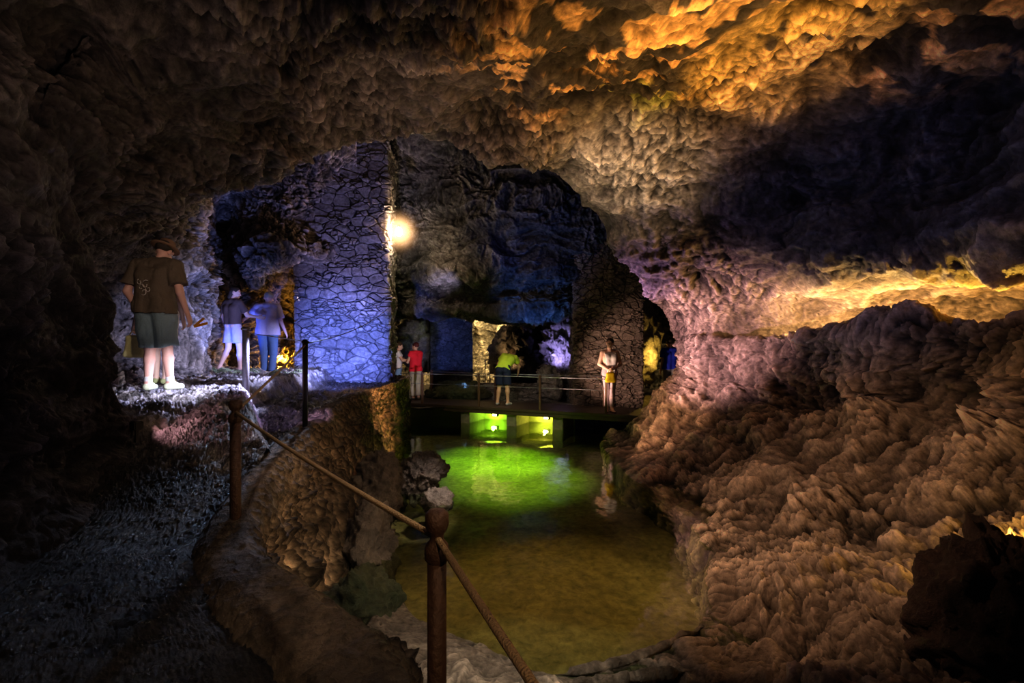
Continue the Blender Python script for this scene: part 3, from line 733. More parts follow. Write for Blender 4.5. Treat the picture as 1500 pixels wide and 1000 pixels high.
# retaining wall
spot((-.6, 9.2, 3.0), (-2.2, 9.4, .9), (1, .50, .2), 330, 50, .7, .03)
spot((-.3, 6.2, 1.6), (-1.15, 6.9, .1), (1, .8, .65), 60, 36, .7)
spot((-.3, 3.9, 1.9), (-1.6, 4.9, .5), (1, .68, .38), 40, 90, .9)
spot((.1, 2.7, 1.3), (-.1, 3.5, 0), (1, .95, .75), 26, 100, .8)
# path
spot((-2.7, 7.6, 2.8), (-2.4, 4.2, .8), (.5, .66, 1), 115, 30, .9)
spot((.5, -.9, 2.9), (-1.3, 2.2, .7), (1, .66, .38), 40, 56, .9, .03)
spot((-.6, 9.4, 2.9), (.1, 12.6, .7), (.9, .75, .6), 110, 50, .9)
spot((-1.6, 2.6, 3.6), (-4.2, 6.15, 2.9), (1, .78, .62), 100, 26, .9, .03)
spot((.6, 1.2, 3.0), (-.9, 2.6, 1.4), (1, .78, .58), 40, 60, .9)

w = bpy.data.worlds.new('World'); SC.world = w; w.use_nodes = True
w.node_tree.nodes['Background'].inputs[0].default_value = (.35, .42, .8, 1); w.node_tree.nodes['Background'].inputs[1].default_value = .008
point((-.3, 3.5, 3.2), (.6, .55, .8), 5, .5)

# PEOPLE_BEGIN
# ============================================================ PEOPLE
def surface_nets(Fd, org, h):
    s = Fd < 0
    c = np.zeros(tuple(np.array(Fd.shape)-1), dtype=np.int8)
    for a in (0, 1):
        for b_ in (0, 1):
            for e in (0, 1):
                c += s[a:Fd.shape[0]-1+a, b_:Fd.shape[1]-1+b_, e:Fd.shape[2]-1+e]
    act = (c > 0) & (c < 8); idx = np.argwhere(act)
    num = -np.ones(act.shape, dtype=np.int64); num[act] = np.arange(len(idx))
    acc = np.zeros((len(idx), 3)); cnt = np.zeros(len(idx))
    cor = [(a, b_, e) for a in (0, 1) for b_ in (0, 1) for e in (0, 1)]
    val = {k: Fd[idx[:, 0]+k[0], idx[:, 1]+k[1], idx[:, 2]+k[2]] for k in cor}
    for k in cor:
        for ax in range(3):
            if k[ax] == 0:
                k2 = list(k); k2[ax] = 1; k2 = tuple(k2)
                v0, v1 = val[k], val[k2]; mk = (v0 < 0) != (v1 < 0)
                t = np.where(mk, v0/np.where(mk, v0-v1, 1), 0)
                p = np.tile(np.array(k, float), (len(idx), 1)); p[:, ax] += t
                acc[mk] += p[mk]; cnt[mk] += 1
    V = (idx+acc/np.maximum(cnt, 1)[:, None])*h+org
    F = []
    for ax in range(3):
        o = [0, 0, 0]; o[ax] = 1
        n0 = Fd.shape[0]-o[0]; n1 = Fd.shape[1]-o[1]; n2 = Fd.shape[2]-o[2]
        A_ = s[:n0, :n1, :n2]; B_ = s[o[0]:, o[1]:, o[2]:]
        e = np.argwhere(A_ != B_)
        b1, b2 = [(1, 2), (2, 0), (0, 1)][ax]
        e = e[(e[:, b1] > 0) & (e[:, b2] > 0) & (e[:, b1] < Fd.shape[b1]-1) & (e[:, b2] < Fd.shape[b2]-1)]
        def cid(d1, d2):
            q_ = e.copy(); q_[:, b1] += d1; q_[:, b2] += d2; return num[q_[:, 0], q_[:, 1], q_[:, 2]]
        q4 = np.stack([cid(-1, -1), cid(0, -1), cid(0, 0), cid(-1, 0)], 1)
        fl = ~A_[e[:, 0], e[:, 1], e[:, 2]]
        q4[fl] = q4[fl][:, ::-1]
        F.append(q4)
    F = np.concatenate(F); F = F[(F >= 0).all(1)]
    return V, F

def smin(a, b_, k):
    hh = np.clip(k-np.abs(a-b_), 0, None)/k
    return np.minimum(a, b_)-hh*hh*k*.25
def prim_eval(pr, X):
    if pr[0] == 'c':
        _, a, b_, ra, rb = pr; a = np.array(a, float); b_ = np.array(b_, float)
        ab = b_-a; t = np.clip(((X-a)@ab)/max(ab@ab, 1e-9), 0, 1)
        return np.linalg.norm(X-a-t[..., None]*ab, axis=-1)-(ra+(rb-ra)*t)
    _, c, r, R = pr; c = np.array(c, float); r = np.array(r, float)
    q_ = (X-c) if R is None else (X-c)@R
    k0 = np.linalg.norm(q_/r, axis=-1); k1 = np.linalg.norm(q_/(r*r), axis=-1)
    return k0*(k0-1)/np.maximum(k1, 1e-6)
def prim_box(pr):
    if pr[0] == 'c':
        a, b_ = np.array(pr[1], float), np.array(pr[2], float); m_ = max(pr[3], pr[4]); return np.minimum(a, b_)-m_, np.maximum(a, b_)+m_
    m_ = max(pr[2]); return np.array(pr[1])-m_, np.array(pr[1])+m_
def sdf_mesh(name, groups, h, mat, parent, k=.02, wrinkle=0, seed=0):
    """groups: [(prims, planes)]; planes (point, normal) keep the side the normal points away from"""
    lo = np.min([prim_box(p)[0] for g in groups for p in g[0]], 0)-3*h; hi = np.max([prim_box(p)[1] for g in groups for p in g[0]], 0)+3*h
    n_ = np.ceil((hi-lo)/h).astype(int)+1
    tot = np.full(n_, 1.0, dtype=np.float32)
    ax = [lo[i]+h*np.arange(n_[i]) for i in range(3)]
    for prims, planes in groups:
        Fg = np.full(n_, 1.0, dtype=np.float32)
        for pr in prims:
            a, b_ = prim_box(pr); kk = pr[5] if (pr[0] == 'c' and len(pr) > 5) else k
            a = np.clip(((a-kk-2*h-lo)/h).astype(int), 0, n_-1); b_ = np.clip(((b_+kk+2*h-lo)/h).astype(int)+1, 1, n_)
            sl = tuple(slice(a[i], b_[i]) for i in range(3))
            X = np.stack(np.meshgrid(*[ax[i][sl[i]] for i in range(3)], indexing='ij'), -1)
            Fg[sl] = smin(Fg[sl], prim_eval(pr[:5], X), kk)
        for pt, nm in planes:
            X = np.stack(np.meshgrid(*ax, indexing='ij'), -1); nm = np.array(nm, float); nm /= np.linalg.norm(nm)
            Fg = np.maximum(Fg, (X-np.array(pt))@nm)
        tot = smin(tot, Fg, .012) if len(groups) > 1 else Fg
    if wrinkle:
        m_ = np.abs(tot) < .03; pts_ = np.argwhere(m_)*h+lo
        q_ = pts_*np.array([9, 9, 6.])
        tot[m_] += (wrinkle*ridged(q_, 2, 300+seed)).astype(np.float32)
    V, F = surface_nets(tot, lo, h)
    return mesh_np(name, V, F, mat, parent)

def hand_prims(wr, fw, side_n, curl=.5, s=1.):
    """wr wrist, fw direction of the hand, side_n unit vector towards the thumb side"""
    wr = np.array(wr, float); f = np.array(fw, float); f /= np.linalg.norm(f)
    t = np.array(side_n, float); t -= f*(t@f); t /= np.linalg.norm(t); pn = np.cross(f, t)
    pr = []
    for i, (off, ln_) in enumerate(((.030, .070), (.010, .080), (-.010, .074), (-.028, .058))):
        base = wr+f*.085*s+t*off*s
        pr.append(('c', wr+t*off*.55*s, base, .016*s, .0125*s, .012))
        d1 = f*math.cos(curl*.6)+pn*math.sin(curl*.6); m1 = base+d1*ln_*.45*s
        d2 = f*math.cos(curl*1.6)+pn*math.sin(curl*1.6); m2 = m1+d2*ln_*.32*s
        d3 = f*math.cos(curl*2.4)+pn*math.sin(curl*2.4); m3 = m2+d3*ln_*.25*s
        pr += [('c', base, m1, .0098*s, .009*s, .004), ('c', m1, m2, .009*s, .0082*s, .004), ('c', m2, m3, .0082*s, .007*s, .004)]
    tb = wr+f*.025*s+t*.026*s; t1 = tb+(f*.65+t*.6+pn*.25)*.042*s; t2 = t1+(f*.9+t*.25+pn*.3)*.03*s
    pr += [('c', tb, t1, .0145*s, .0115*s, .008), ('c', t1, t2, .0115*s, .009*s, .006)]
    return pr

DEF = dict(pelvis=(0, 0, .95), waist=(0, 0, 1.10), chest=(0, 0, 1.30), neck=(0, -.01, 1.49), head=(0, .01, 1.64),
           shl=(-.18, 0, 1.42), shr=(.18, 0, 1.42), ell=(-.235, -.02, 1.14), elr=(.235, -.02, 1.14), wrl=(-.245, .05, .89), wrr=(.245, .05, .89),
           hpl=(-.09, 0, .92), hpr=(.09, 0, .92), knl=(-.10, .02, .50), knr=(.10, .02, .50), anl=(-.10, -.01, .085), anr=(.10, -.01, .085))
def person(loc, yaw, scale, label, pose, outfit, look=(0, 1, 0), h=.009, build=1., seed=0, hair=None, skin=(.62, .38, .28), toes=None, curl=(.5, .5)):
    J = {k: np.array(v, float) for k, v in DEF.items()}
    for k_, v in pose.items(): J[k_] = np.array(v, float)
    root = empty('person', loc, yaw, label, 'person'); root.scale = (scale,)*3
    w_ = build
    f = np.array(look, float); f /= np.linalg.norm(f)
    up_ = J['head']-J['neck']; up_ /= np.linalg.norm(up_); rt = np.cross(f, up_); rt /= np.linalg.norm(rt); up_ = np.cross(rt, f)
    R = np.stack([rt, f, up_], 1); H = J['head']
    def hp(x, y, z): return H+R@np.array([x, y, z])
    rx = lambda k1: (J['shr']-J['shl'])/np.linalg.norm(J['shr']-J['shl'])
    sd = rx(0); hd = (J['hpr']-J['hpl'])/np.linalg.norm(J['hpr']-J['hpl'])
    def torso(o_):   # o_ = offset
        return [('c', J['pelvis']+hd*.075*s_*w_, J['waist']+sd*.055*s_*w_, .105*w_+o_, .10*w_+o_) for s_ in (-1, 1)] + \
               [('c', J['waist']+sd*.055*s_*w_, J['chest']+sd*.075*s_, .10*w_+o_, .112*w_+o_) for s_ in (-1, 1)] + \
               [('c', J['chest']+sd*.075*s_, (J['shl'] if s_ < 0 else J['shr'])*.75+J['neck']*.25-np.array([0, 0, .02]), .11+o_, .065+o_) for s_ in (-1, 1)] + \
               [('c', J['neck']-(J['neck']-J['chest'])*.25, (J['shl'] if s_ < 0 else J['shr']), .06+o_, .055+o_) for s_ in (-1, 1)]
    def leg(s, o_, a=0., b_=1.):
        hp_, kn, an = J['hp'+s], J['kn'+s], J['an'+s]
        return [('c', hp_, kn, .088*w_+o_, .056+o_), ('c', kn, kn+(an-kn)*.35, .054+o_, .056+o_), ('c', kn+(an-kn)*.35, an, .056+o_, .036+o_)]
    def arm(s, o_):
        return [('c', J['sh'+s], J['el'+s], .052*w_+o_, .040+o_), ('c', J['el'+s], J['wr'+s], .040+o_, .026+o_)]
    body = torso(0)+leg('l', 0)+leg('r', 0)+arm('l', 0)+arm('r', 0)
    body += [('c', J['neck']-np.array([0, 0, .05]), H-up_*.06, .056, .052)]
    body += [('e', hp(0, -.01, .03), (.078, .098, .092), R), ('e', hp(0, .025, -.045), (.058, .070, .075), R), ('e', hp(0, .062, -.09), (.026, .024, .022), R)]
    body += [('c', hp(0, .088, .012), hp(0, .110, -.028), .010, .0155, .012), ('e', hp(-.033, .085, -.03), (.018, .012, .016), R), ('e', hp(.033, .085, -.03), (.018, .012, .016), R)]
    body += [('e', hp(0, .088, -.062), (.026, .011, .007), R), ('e', hp(0, .086, -.075), (.021, .012, .007), R), ('c', hp(-.045, .078, .032), hp(.045, .078, .032), .012, .012)]
    body += [('e', hp(-.080, -.008, -.005), (.012, .022, .034), R), ('e', hp(.080, -.008, -.005), (.012, .022, .034), R)]
    for s in 'lr':
        wr = J['wr'+s]; fa = wr-J['el'+s]; th = pose.get('th'+s, np.array([0, 1., 0]))
        if 'hd'+s in pose: fa = np.array(pose['hd'+s], float)
        sg = pose.get('pn'+s, 1)
        f_ = fa/np.linalg.norm(fa)
        pr = hand_prims(wr, f_, np.array(th, float) if sg else th, curl[0] if s == 'l' else curl[1])
        if s == 'r': # mirror finger curl towards the body
            t_ = np.array(th, float); t_ -= f_*(t_@f_); t_ /= np.linalg.norm(t_); pn = np.cross(f_, t_)
            mir = lambda p: np.array(p)-2*pn*((np.array(p)-wr)@pn)
            pr = [(p[0], mir(p[1]), mir(p[2]))+tuple(p[3:]) for p in pr]
        body += pr
    td = {'l': np.array([-.03, .15, 0]), 'r': np.array([.03, .15, 0])}
    if toes:
        for s in 'lr': td[s] = np.array(toes[s], float)
    feet = {}
    for s in 'lr':
        an = J['an'+s]; heel = an+np.array([0, 0, -.045])-td[s]*.25; toe = an+td[s]+np.array([0, 0, -.058])
        body += [('c', an, heel, .034, .034), ('c', heel, toe, .033, .024), ('c', an, an+td[s]*.5+np.array([0, 0, -.03]), .035, .03)]
        feet[s] = (an, heel, toe)
    sk = 'skin_%d' % seed
    skm = simple(sk, skin, .55, 0, .1, 60, .06)
    sdf_mesh('body', [(body, [])], h, skm, root, k=.022)
    for s in (-1, 1):
        V_, F_ = lathe([(0.0001, -.011), (.008, -.008), (.011, 0), (.008, .008), (.0001, .011)], 10)
        V_ = V_@R.T+hp(s*.031, .084, .008); mesh_np('eye', V_, F_, M_eye, root)
    hc = hair or {}
    if hc:
        hm = simple('hair_%d' % seed, hc['col'], .6, 0, .6, 90, .4)
        g = [('e', hp(0, -.020, .045), (.090, .104, .092), R)]
        if hc.get('long'): g += [('c', hp(-.05, -.06, .0), hp(-.045, -.075, -.11), .05, .04), ('c', hp(.05, -.06, 0), hp(.045, -.075, -.11), .05, .04)]
        if hc.get('tied'): g += [('e', hp(0, -.13, .03), (.035, .035, .035), R), ('c', hp(0, -.14, .02), hp(0, -.13, -.10), .022, .012)]
        pl = [(hp(0, .062, .04), R@np.array([0, 1, -.75]))] if not hc.get('long') else [(hp(0, .055, .04), R@np.array([0, 1, -.6]))]
        if not hc.get('long'): pl.append((hp(0, 0, -.055), R@np.array([0, .2, -1])))
        sdf_mesh('hair', [(g, pl)], h*.8, hm, root, k=.02, wrinkle=.006, seed=seed)
    for i, g in enumerate(outfit):
        nm, kind, colr = g[:3]; o_ = g[3] if len(g) > 3 else {}
        mt = simple('%s_cloth_%d_%d' % (nm, seed, i), colr, .85, 0, .25, 60, .15)
        if kind == 'top':
            hem = o_.get('hem', .93); sl_ = o_.get('sleeve', .7); ex = o_.get('ease', .018)
            tor = torso(ex)+[('c', J['pelvis']+hd*.075*s_*w_+np.array([0, 0, -.10]), J['pelvis']+hd*.075*s_*w_, .12*w_+ex, .105*w_+ex) for s_ in (-1, 1)]
            ndir = (J['neck']-J['chest']); ndir /= np.linalg.norm(ndir)
            hdv = J['waist']-J['pelvis']; hdv = hdv/np.linalg.norm(hdv)
            hemp = J['pelvis']+hdv*(hem-.95)
            gr = [(tor, [(hemp, -hdv), (J['neck']+ndir*.035, ndir)])]
            if sl_ == 0: gr[0][1].extend([((.135, 0, 1.3), (1, 0, -.12)), ((-.135, 0, 1.3), (-1, 0, -.12)), ((0, .07, 1.42), (0, 1, 1.1))])
            if sl_ > 0:
                for s in 'lr':
                    a, e = J['sh'+s], J['el'+s]; w2 = J['wr'+s]
                    if sl_ <= 1:
                        c_ = a+(e-a)*sl_; gr.append(([('c', a, a+(e-a)*(sl_+.15), .055*w_+ex, .055+ex*1.3)], [(c_, e-a)]))
                    else:
                        c_ = e+(w2-e)*(sl_-1); gr.append(([('c', a, e, .055*w_+ex, .046+ex), ('c', e, e+(w2-e)*(sl_-.9), .046+ex, .036+ex)], []))
            sdf_mesh(nm, gr, h, mt, root, k=.03, wrinkle=o_.get('wr', .007), seed=seed+i)
        elif kind == 'pants':
            ln_ = o_.get('len', 1.9); ex = o_.get('ease', .018)     # 0..1 thigh, 1..2 calf
            g0 = [('c', J['pelvis']+hd*.075*s_*w_+np.array([0, 0, -.02]), J['waist']+sd*.055*s_*w_*.9, .108*w_+ex*.7, .10*w_+ex*.5) for s_ in (-1, 1)]
            hdv = J['waist']-J['pelvis']; hdv = hdv/np.linalg.norm(hdv)
            gr = [(g0, [(J['pelvis']+hdv*.10, hdv)])]
            for s in 'lr':
                a, e, c2 = J['hp'+s], J['kn'+s], J['an'+s]
                fl_ = o_.get('flare', 0)
                if ln_ <= 1.2:
                    dv = (e-a); c_ = a+dv*min(ln_, 1.) if ln_ <= 1 else e+(c2-e)*(ln_-1)
                    pr = [('c', a+np.array([0, 0, .03]), a+dv*(ln_+.1), .092*w_+ex, .066+ex*1.4+fl_)]
                    gr.append((pr, [(c_, dv)]))
                else:
                    c_ = e+(c2-e)*(ln_-1)
                    pr = [('c', a+np.array([0, 0, .03]), e, .092*w_+ex, .060+ex), ('c', e, e+(c2-e)*(ln_-.9), .060+ex, .046+ex+fl_)]
                    gr.append((pr, [(c_, c2-e)]))
            sdf_mesh(nm, gr, h, mt, root, k=.03, wrinkle=o_.get('wr', .007), seed=seed+i)
        elif kind == 'skirt':
            z1_ = o_['hem']; wid = o_.get('w', .24); off = np.array(o_.get('off', (0, 0, 0)), float)
            kn = (J['knl']+J['knr'])/2
            a = J['waist']; b_ = np.array([kn[0], kn[1], z1_-.05])+off
            pr = [('c', a+hd*.045*s_, b_+hd*(wid-.12)*s_, .105, .13) for s_ in (-1, 1)]
            sdf_mesh(nm, [(pr, [((0, 0, z1_), (0, 0, -1)), (J['waist'], (0, 0, 1))])], h, mt, root, k=.06, wrinkle=.012, seed=seed+i)
        elif kind == 'shoes':
            for s in 'lr':
                an, heel, toe = feet[s]
                pr = [('c', heel, toe, .041, .034), ('c', an+np.array([0, 0, -.02]), an+td[s]*.45+np.array([0, 0, -.03]), .043, .036)]
                sdf_mesh('shoe', [(pr, [((0, 0, an[2]-.085), (0, 0, -1)), (an+np.array([0, 0, o_.get('top', .0)]), (0, 0, 1))])], h, mt, root, k=.02)
        elif kind == 'socks':
            for s in 'lr':
                an = J['an'+s]; kn = J['kn'+s]; d_ = (kn-an)/np.linalg.norm(kn-an)
                sdf_mesh('sock', [([('c', an-d_*.03, an+d_*.09, .042, .044)], [(an+d_*.07, d_)])], h, mt, root)
    root['_J'] = 0; del root['_J']
    root_J = {k_: (Matrix.Translation(Vector(loc)) @ Matrix.Rotation(yaw, 4, 'Z') @ Matrix.Scale(scale, 4)) @ Vector(v) for k_, v in J.items()}
    return root, root_J, hp
M_eye = simple('eye_white', (.6, .58, .55), .3, var=.05)

def pg(x, y): return float(path_z(np.array([x]), np.array([y]))[0])
def brim_hat(root, hp, colr, r=.15, seed=0):
    mt = simple('hat_felt_%d' % seed, colr, .9, 0, .4, 60, .2)
    V_, F_ = lathe([(.001, .155), (.05, .152), (.082, .13), (.095, .08), (.098, .05), (r*.85, .045), (r, .05), (r, .043), (r*.8, .036), (.09, .038)], 28)
    V_ = np.array([hp(*v) for v in (V_-np.array([0, .01, .0]))]); hat = mesh_np('hat', V_, F_, mt, root)
    V_, F_ = lathe([(.0985, .052), (.1005, .054), (.099, .075), (.096, .077)], 28)
    V_ = np.array([hp(*v) for v in (V_-np.array([0, .01, .0]))]); mesh_np('hat_band', V_, F_, simple('hat_band_%d' % seed, tuple(c*.4 for c in colr), .9), hat)
def bag(loc, rz, sz, colr, label, name='handbag', strap=None, scale=1):
    e = empty(name, loc, rz, label, 'bag'); w2, d2, h2 = sz
    mt = simple('bag_%s' % label[:8], colr, .6, 0, .3, 25, .12)
    prs = [('c', (x, y, z), (x*1, y, z), d2*.45, d2*.45) for x in (0,) for y in (0,) for z in (0,)]
    gr = [('c', (-w2/2, 0, -h2/2), (w2/2, 0, -h2/2), d2/2, d2/2), ('c', (-w2/2*.8, 0, h2/2), (w2/2*.8, 0, h2/2), d2*.3, d2*.3),
          ('c', (-w2/2, 0, -h2/2), (-w2/2*.8, 0, h2/2), d2/2, d2*.3), ('c', (w2/2, 0, -h2/2), (w2/2*.8, 0, h2/2), d2/2, d2*.3)] + \
         [('c', (x, 0, -h2/2), (x*.8, 0, h2/2), d2/2, d2*.3) for x in np.linspace(-w2/2, w2/2, 7)[1:-1]]
    sdf_mesh('pouch', [(gr, [])], .008, mt, e, k=.03, wrinkle=.004)
    pts_ = [(w2*.3*math.cos(a), 0, h2/2+.10*math.sin(a)) for a in np.linspace(math.pi, 0, 12)]
    if strap: pts_ = strap
    tube_obj('handle', pts_, .007, mt, e, n=6)
    return e

# 1 man with hat, seen from behind
y = 6.15; x = (227-750)/750*y; z = CZ+(500-571)/750*y
pose = dict(head=(.02, .13, 1.62), neck=(.0, .05, 1.50), chest=(0, .02, 1.30), shl=(-.215, .02, 1.42), shr=(.215, .02, 1.42),
            ell=(-.30, -.03, 1.14), wrl=(-.235, .07, .90), elr=(.30, -.02, 1.13), wrr=(.335, .07, .87),
            knl=(-.07, .02, .50), knr=(.12, .03, .51), anl=(-.065, -.02, .085), anr=(.15, .04, .085))
ps, Jw, hp = person((x, y, z), 0.0, 1.04, 'man in brown t-shirt, brown hat and grey-green knee shorts seen from behind', pose,
    [('t_shirt', 'top', (.115, .085, .06), dict(hem=.88, sleeve=.75, ease=.036, wr=.013)), ('shorts', 'pants', (.20, .27, .30), dict(len=1.02, ease=.035, wr=.012)),
     ('shoes', 'shoes', (.5, .55, .4), {}), ('socks', 'socks', (.6, .6, .6), {})], look=(.05, .9, -.45), h=.0065, build=1.1, seed=1, hair=dict(col=(.03, .02, .015)), skin=(.62, .36, .30))
brim_hat(ps, hp, (.22, .13, .085), .155, 1)
# print on the back of the shirt: loose pale swirls
pm = simple('shirt_print', (.45, .40, .36), .85)
for k, (cx_, cz_, rr_) in enumerate(((-.05, 1.17, .035), (.0, 1.20, .045), (-.07, 1.23, .03), (.03, 1.15, .03), (-.02, 1.12, .035))):
    pts_ = [(cx_+rr_*(1-.06*i)*math.cos(i*.5+k), -.155+.006*abs(cx_*10), cz_+rr_*(1-.06*i)*math.sin(i*.5+k)*1.2) for i in range(12)]
    tube_obj('shirt_print', pts_, .0055, pm, ps, n=5)
wr = Jw['wrr']
o = empty('leaflet', wr+Vector((.05, .04, -.14)), .3, 'small folded orange leaflet in the right hand of the man in the hat', 'leaflet')
om = simple('orange_paper', (.9, .42, .06), .7)
for a_, nm in ((.5, 'page'), (1.3, 'page')):
    me = box_me((0, -.045, -.002), (.15, .045, .002)); q_ = link(nm, me, om, o, False); q_.rotation_euler = (0.35, -a_*.6, .2)

# 2 companion hidden behind him
y = 6.75; x = (238-750)/750*y
z = CZ+(500-562)/750*y
pose = dict(wrl=(-.36, .0, .84), ell=(-.29, -.02, 1.10), knr=(.06, .02, .5), anr=(.04, 0, .085), anl=(-.12, .06, .085))
ps, Jw, hp = person((x, y, z), .1, .95, 'woman in white shorts mostly hidden behind the man in the hat', pose,
    [('blouse', 'top', (.5, .48, .45), dict(sleeve=.5)), ('shorts', 'pants', (.8, .78, .76), dict(len=.95, ease=.03)), ('shoes', 'shoes', (.35, .4, .2), {})],
    h=.010, seed=2, hair=dict(col=(.04, .025, .02), long=1), skin=(.7, .5, .42), look=(0, .95, -.3))
wl = Jw['wrl']
bag(wl+Vector((.0, 0, -.30)), .15, (.20, .07, .22), (.78, .72, .35), 'pale yellow tote bag hanging at the left of the man in the hat', 'tote_bag')

# 3 woman in the skirt
y = 10.2; x = (341-750)/750*y; z = pg(x, y)+.0
z = CZ+(500-545)/750*y
pose = dict(head=(.04, .02, 1.63), knl=(-.10, -.02, .50), anl=(-.13, -.2, .12), knr=(.12, .06, .5), anr=(.17, .02, .085), elr=(.28, .10, 1.17), wrr=(.50, .16, 1.13), thr=(0, 0, 1), elL=(0, 0, 0))
pose.pop('elL')
ps, Jw, hp = person((x, y, z), -.35, .97, 'woman in dark brown top and pale lilac skirt reaching out to the man beside her', pose,
    [('top', 'top', (.09, .06, .06), dict(hem=.98, sleeve=.8)), ('skirt', 'skirt', (.50, .45, .62), dict(hem=.60, w=.27)), ('shoes', 'shoes', (.45, .35, .33), dict(top=-.03))],
    h=.010, seed=3, hair=dict(col=(.03, .02, .018), long=1), skin=(.66, .45, .42), look=(.8, .5, -.2))
# 4 man in the lilac shirt
y = 10.5; x = (392-750)/750*y; z = CZ+(500-552)/750*y
pose = dict(head=(.0, .06, 1.62), neck=(0, .02, 1.49), ell=(-.36, .10, 1.28), wrl=(-.52, .22, 1.20), thl=(0, 0, 1), elr=(.25, .02, 1.15), wrr=(.31, .14, .92),
            knl=(-.08, .06, .50), anl=(-.07, .0, .085), knr=(.10, .04, .5), anr=(.09, -.03, .085))
ps, Jw, hp = person((x, y, z), .12, 1.0, 'grey haired man in pale lilac blue shirt and blue jeans seen from behind', pose,
    [('shirt', 'top', (.50, .48, .78), dict(hem=.86, sleeve=.85, ease=.035, wr=.010)), ('jeans', 'pants', (.10, .17, .34), dict(len=1.92, ease=.02)), ('shoes', 'shoes', (.06, .05, .05), {})],
    h=.010, build=1.1, seed=4, hair=dict(col=(.35, .33, .33)), skin=(.60, .42, .42), look=(-.3, .9, -.25))
# 5 woman in white at the bridge end
def brp(px, back, zz=.45):
    t = local_x(px); p_ = to_world(t, back, zz); k_ = (px-750)/750
    for _ in range(20):
        t += (k_*p_.y-p_.x)/(dr.x-k_*dr.y); p_ = to_world(t, back, zz)
    return p_
pose = dict(elr=(.20, .16, 1.20), wrr=(.24, .40, 1.22), thr=(0, 0, 1), ell=(-.21, .14, 1.18), wrl=(-.14, .38, 1.16), thl=(0, 0, 1), head=(0, .04, 1.63))
ps, Jw, hp = person(brp(583, .62), -1.45, .93, 'dark haired woman in white top and jeans at the left end of the footbridge', pose,
    [('top', 'top', (.72, .68, .70), dict(hem=.95, sleeve=.5)), ('jeans', 'pants', (.22, .34, .50), dict(len=1.92)), ('shoes', 'shoes', (.6, .6, .6), {})],
    h=.011, seed=5, hair=dict(col=(.05, .025, .018), long=1), look=(0, .95, -.25))
# 6 in red
pose = dict(ell=(-.24, .10, 1.16), wrl=(-.20, .30, 1.22), thl=(0, 0, 1), elr=(.24, .10, 1.2), wrr=(.22, .30, 1.36), thr=(0, 0, 1))
ps, Jw, hp = person(brp(609, .72), .9, .92, 'person in bright red top and pale khaki trousers at the footbridge end', pose,
    [('top', 'top', (.75, .02, .05), dict(hem=.88, sleeve=.35, ease=.025)), ('trousers', 'pants', (.42, .38, .30), dict(len=1.9, ease=.03)), ('shoes', 'shoes', (.12, .1, .09), {})],
    h=.011, seed=6, hair=dict(col=(.10, .015, .02)), look=(-.2, .95, 0), build=1.08)
# 7 green shirt, bending over the far rail
pose = dict(pelvis=(0, -.02, .93), waist=(.01, .10, 1.06), chest=(.03, .26, 1.17), neck=(.05, .42, 1.26), head=(.06, .53, 1.33), shl=(-.12, .35, 1.26), shr=(.21, .38, 1.21),
            ell=(-.28, .36, 1.04), wrl=(-.20, .55, .88), elr=(.27, .48, .98), wrr=(.22, .56, .82), knl=(-.11, .02, .5), knr=(.12, .0, .5), anl=(-.14, -.05, .085), anr=(.14, -.03, .085))
ps, Jw, hp = person(brp(737, .62), -.35, 1.0, 'person in lime green t-shirt and navy shorts leaning over the far rail of the footbridge', pose,
    [('t_shirt', 'top', (.52, .70, .06), dict(hem=.92, sleeve=.6, ease=.022)), ('shorts', 'pants', (.012, .018, .06), dict(len=.95, ease=.03)), ('shoes', 'shoes', (.5, .48, .46), dict(top=-.02))],
    h=.010, seed=7, hair=dict(col=(.30, .2, .09)), look=(.1, .9, -.5), skin=(.58, .36, .24))
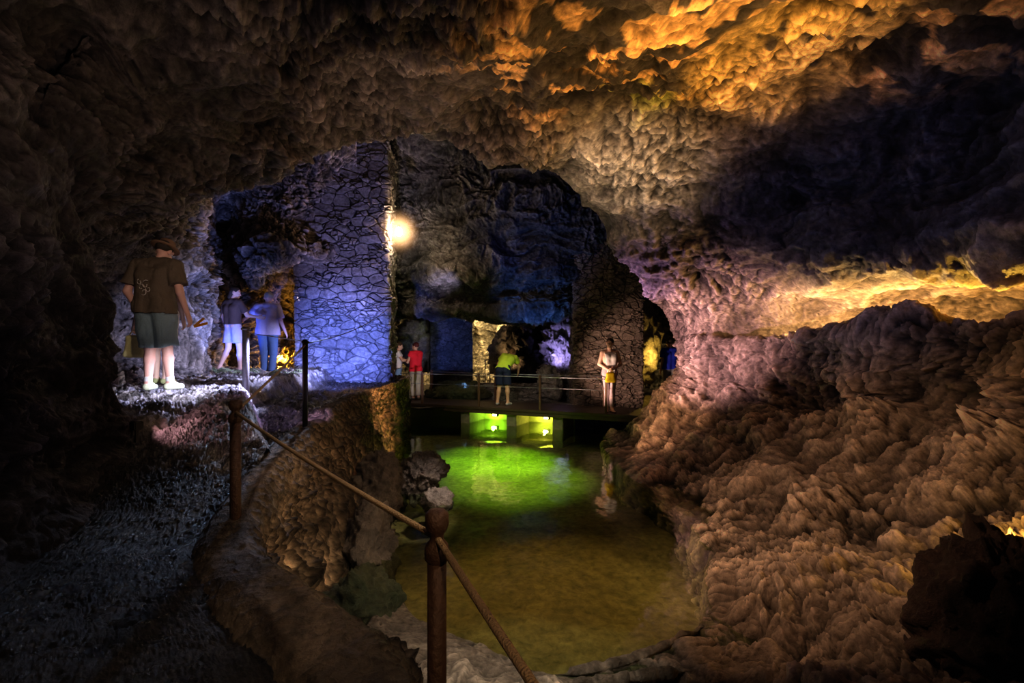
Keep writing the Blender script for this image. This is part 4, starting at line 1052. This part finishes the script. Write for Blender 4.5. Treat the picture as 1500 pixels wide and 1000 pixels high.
# 8 woman in the white tank top
pose = dict(shl=(-.175, 0, 1.41), shr=(.175, 0, 1.41), ell=(-.26, .03, 1.14), wrl=(-.06, .20, 1.06), thl=(0, .3, 1), elr=(.26, .03, 1.15), wrr=(.09, .20, 1.02), thr=(0, .3, 1),
            knl=(-.055, .03, .50), anl=(-.045, .03, .085), knr=(.06, .0, .5), anr=(.06, -.05, .085))
ps, Jw, hp = person(brp(893, .30), math.pi+.1, .98, 'woman in white tank top and tight lilac-grey trousers standing at the right bridge end', pose,
    [('tank_top', 'top', (.82, .76, .76), dict(hem=.83, sleeve=0, ease=.020)), ('trousers', 'pants', (.40, .30, .33), dict(len=1.85, ease=.008, wr=.003)), ('sandals', 'shoes', (.10, .06, .05), dict(top=-.05))],
    h=.008, seed=8, hair=dict(col=(.05, .02, .015), tied=1), look=(.45, .9, 0), skin=(.70, .44, .34), build=1.05)
wr = Jw['wrr']
bag(wr+Vector((.03, -.10, -.16)), .1, (.17, .08, .15), (.85, .60, .02), 'bright yellow shoulder bag held by the woman in the white tank top', 'shoulder_bag')
# 9 blue person behind the rock
y = 14.2; x = (981-750)/750*y
ps, Jw, hp = person((x, y, .45), .2, .98, 'person in vivid blue top half hidden behind the lilac lit rock edge', dict(),
    [('shirt', 'top', (.03, .06, .75), dict(hem=.9, sleeve=.7, ease=.03)), ('trousers', 'pants', (.3, .3, .32), dict(len=1.9)), ('shoes', 'shoes', (.05, .05, .05), {})],
    h=.012, seed=9, hair=dict(col=(.04, .03, .02)), build=1.1)
# PEOPLE_END

cam = bpy.data.cameras.new('Camera'); cam.lens = 18; cam.sensor_width = 36
co = bpy.data.objects.new('Camera', cam); COL.objects.link(co); co.location = (0, 0, CZ); co.rotation_euler = (math.pi/2, 0, 0)
cam.clip_start = .02
SC.camera = co
SC.view_settings.view_transform = 'Standard'
SC.view_settings.look = 'Medium High Contrast'
SC.view_settings.exposure = .6
SC.cycles.max_bounces = 5
SC.cycles.use_adaptive_sampling = True
SC.cycles.adaptive_threshold = .04
SC.cycles.sample_clamp_indirect = 3
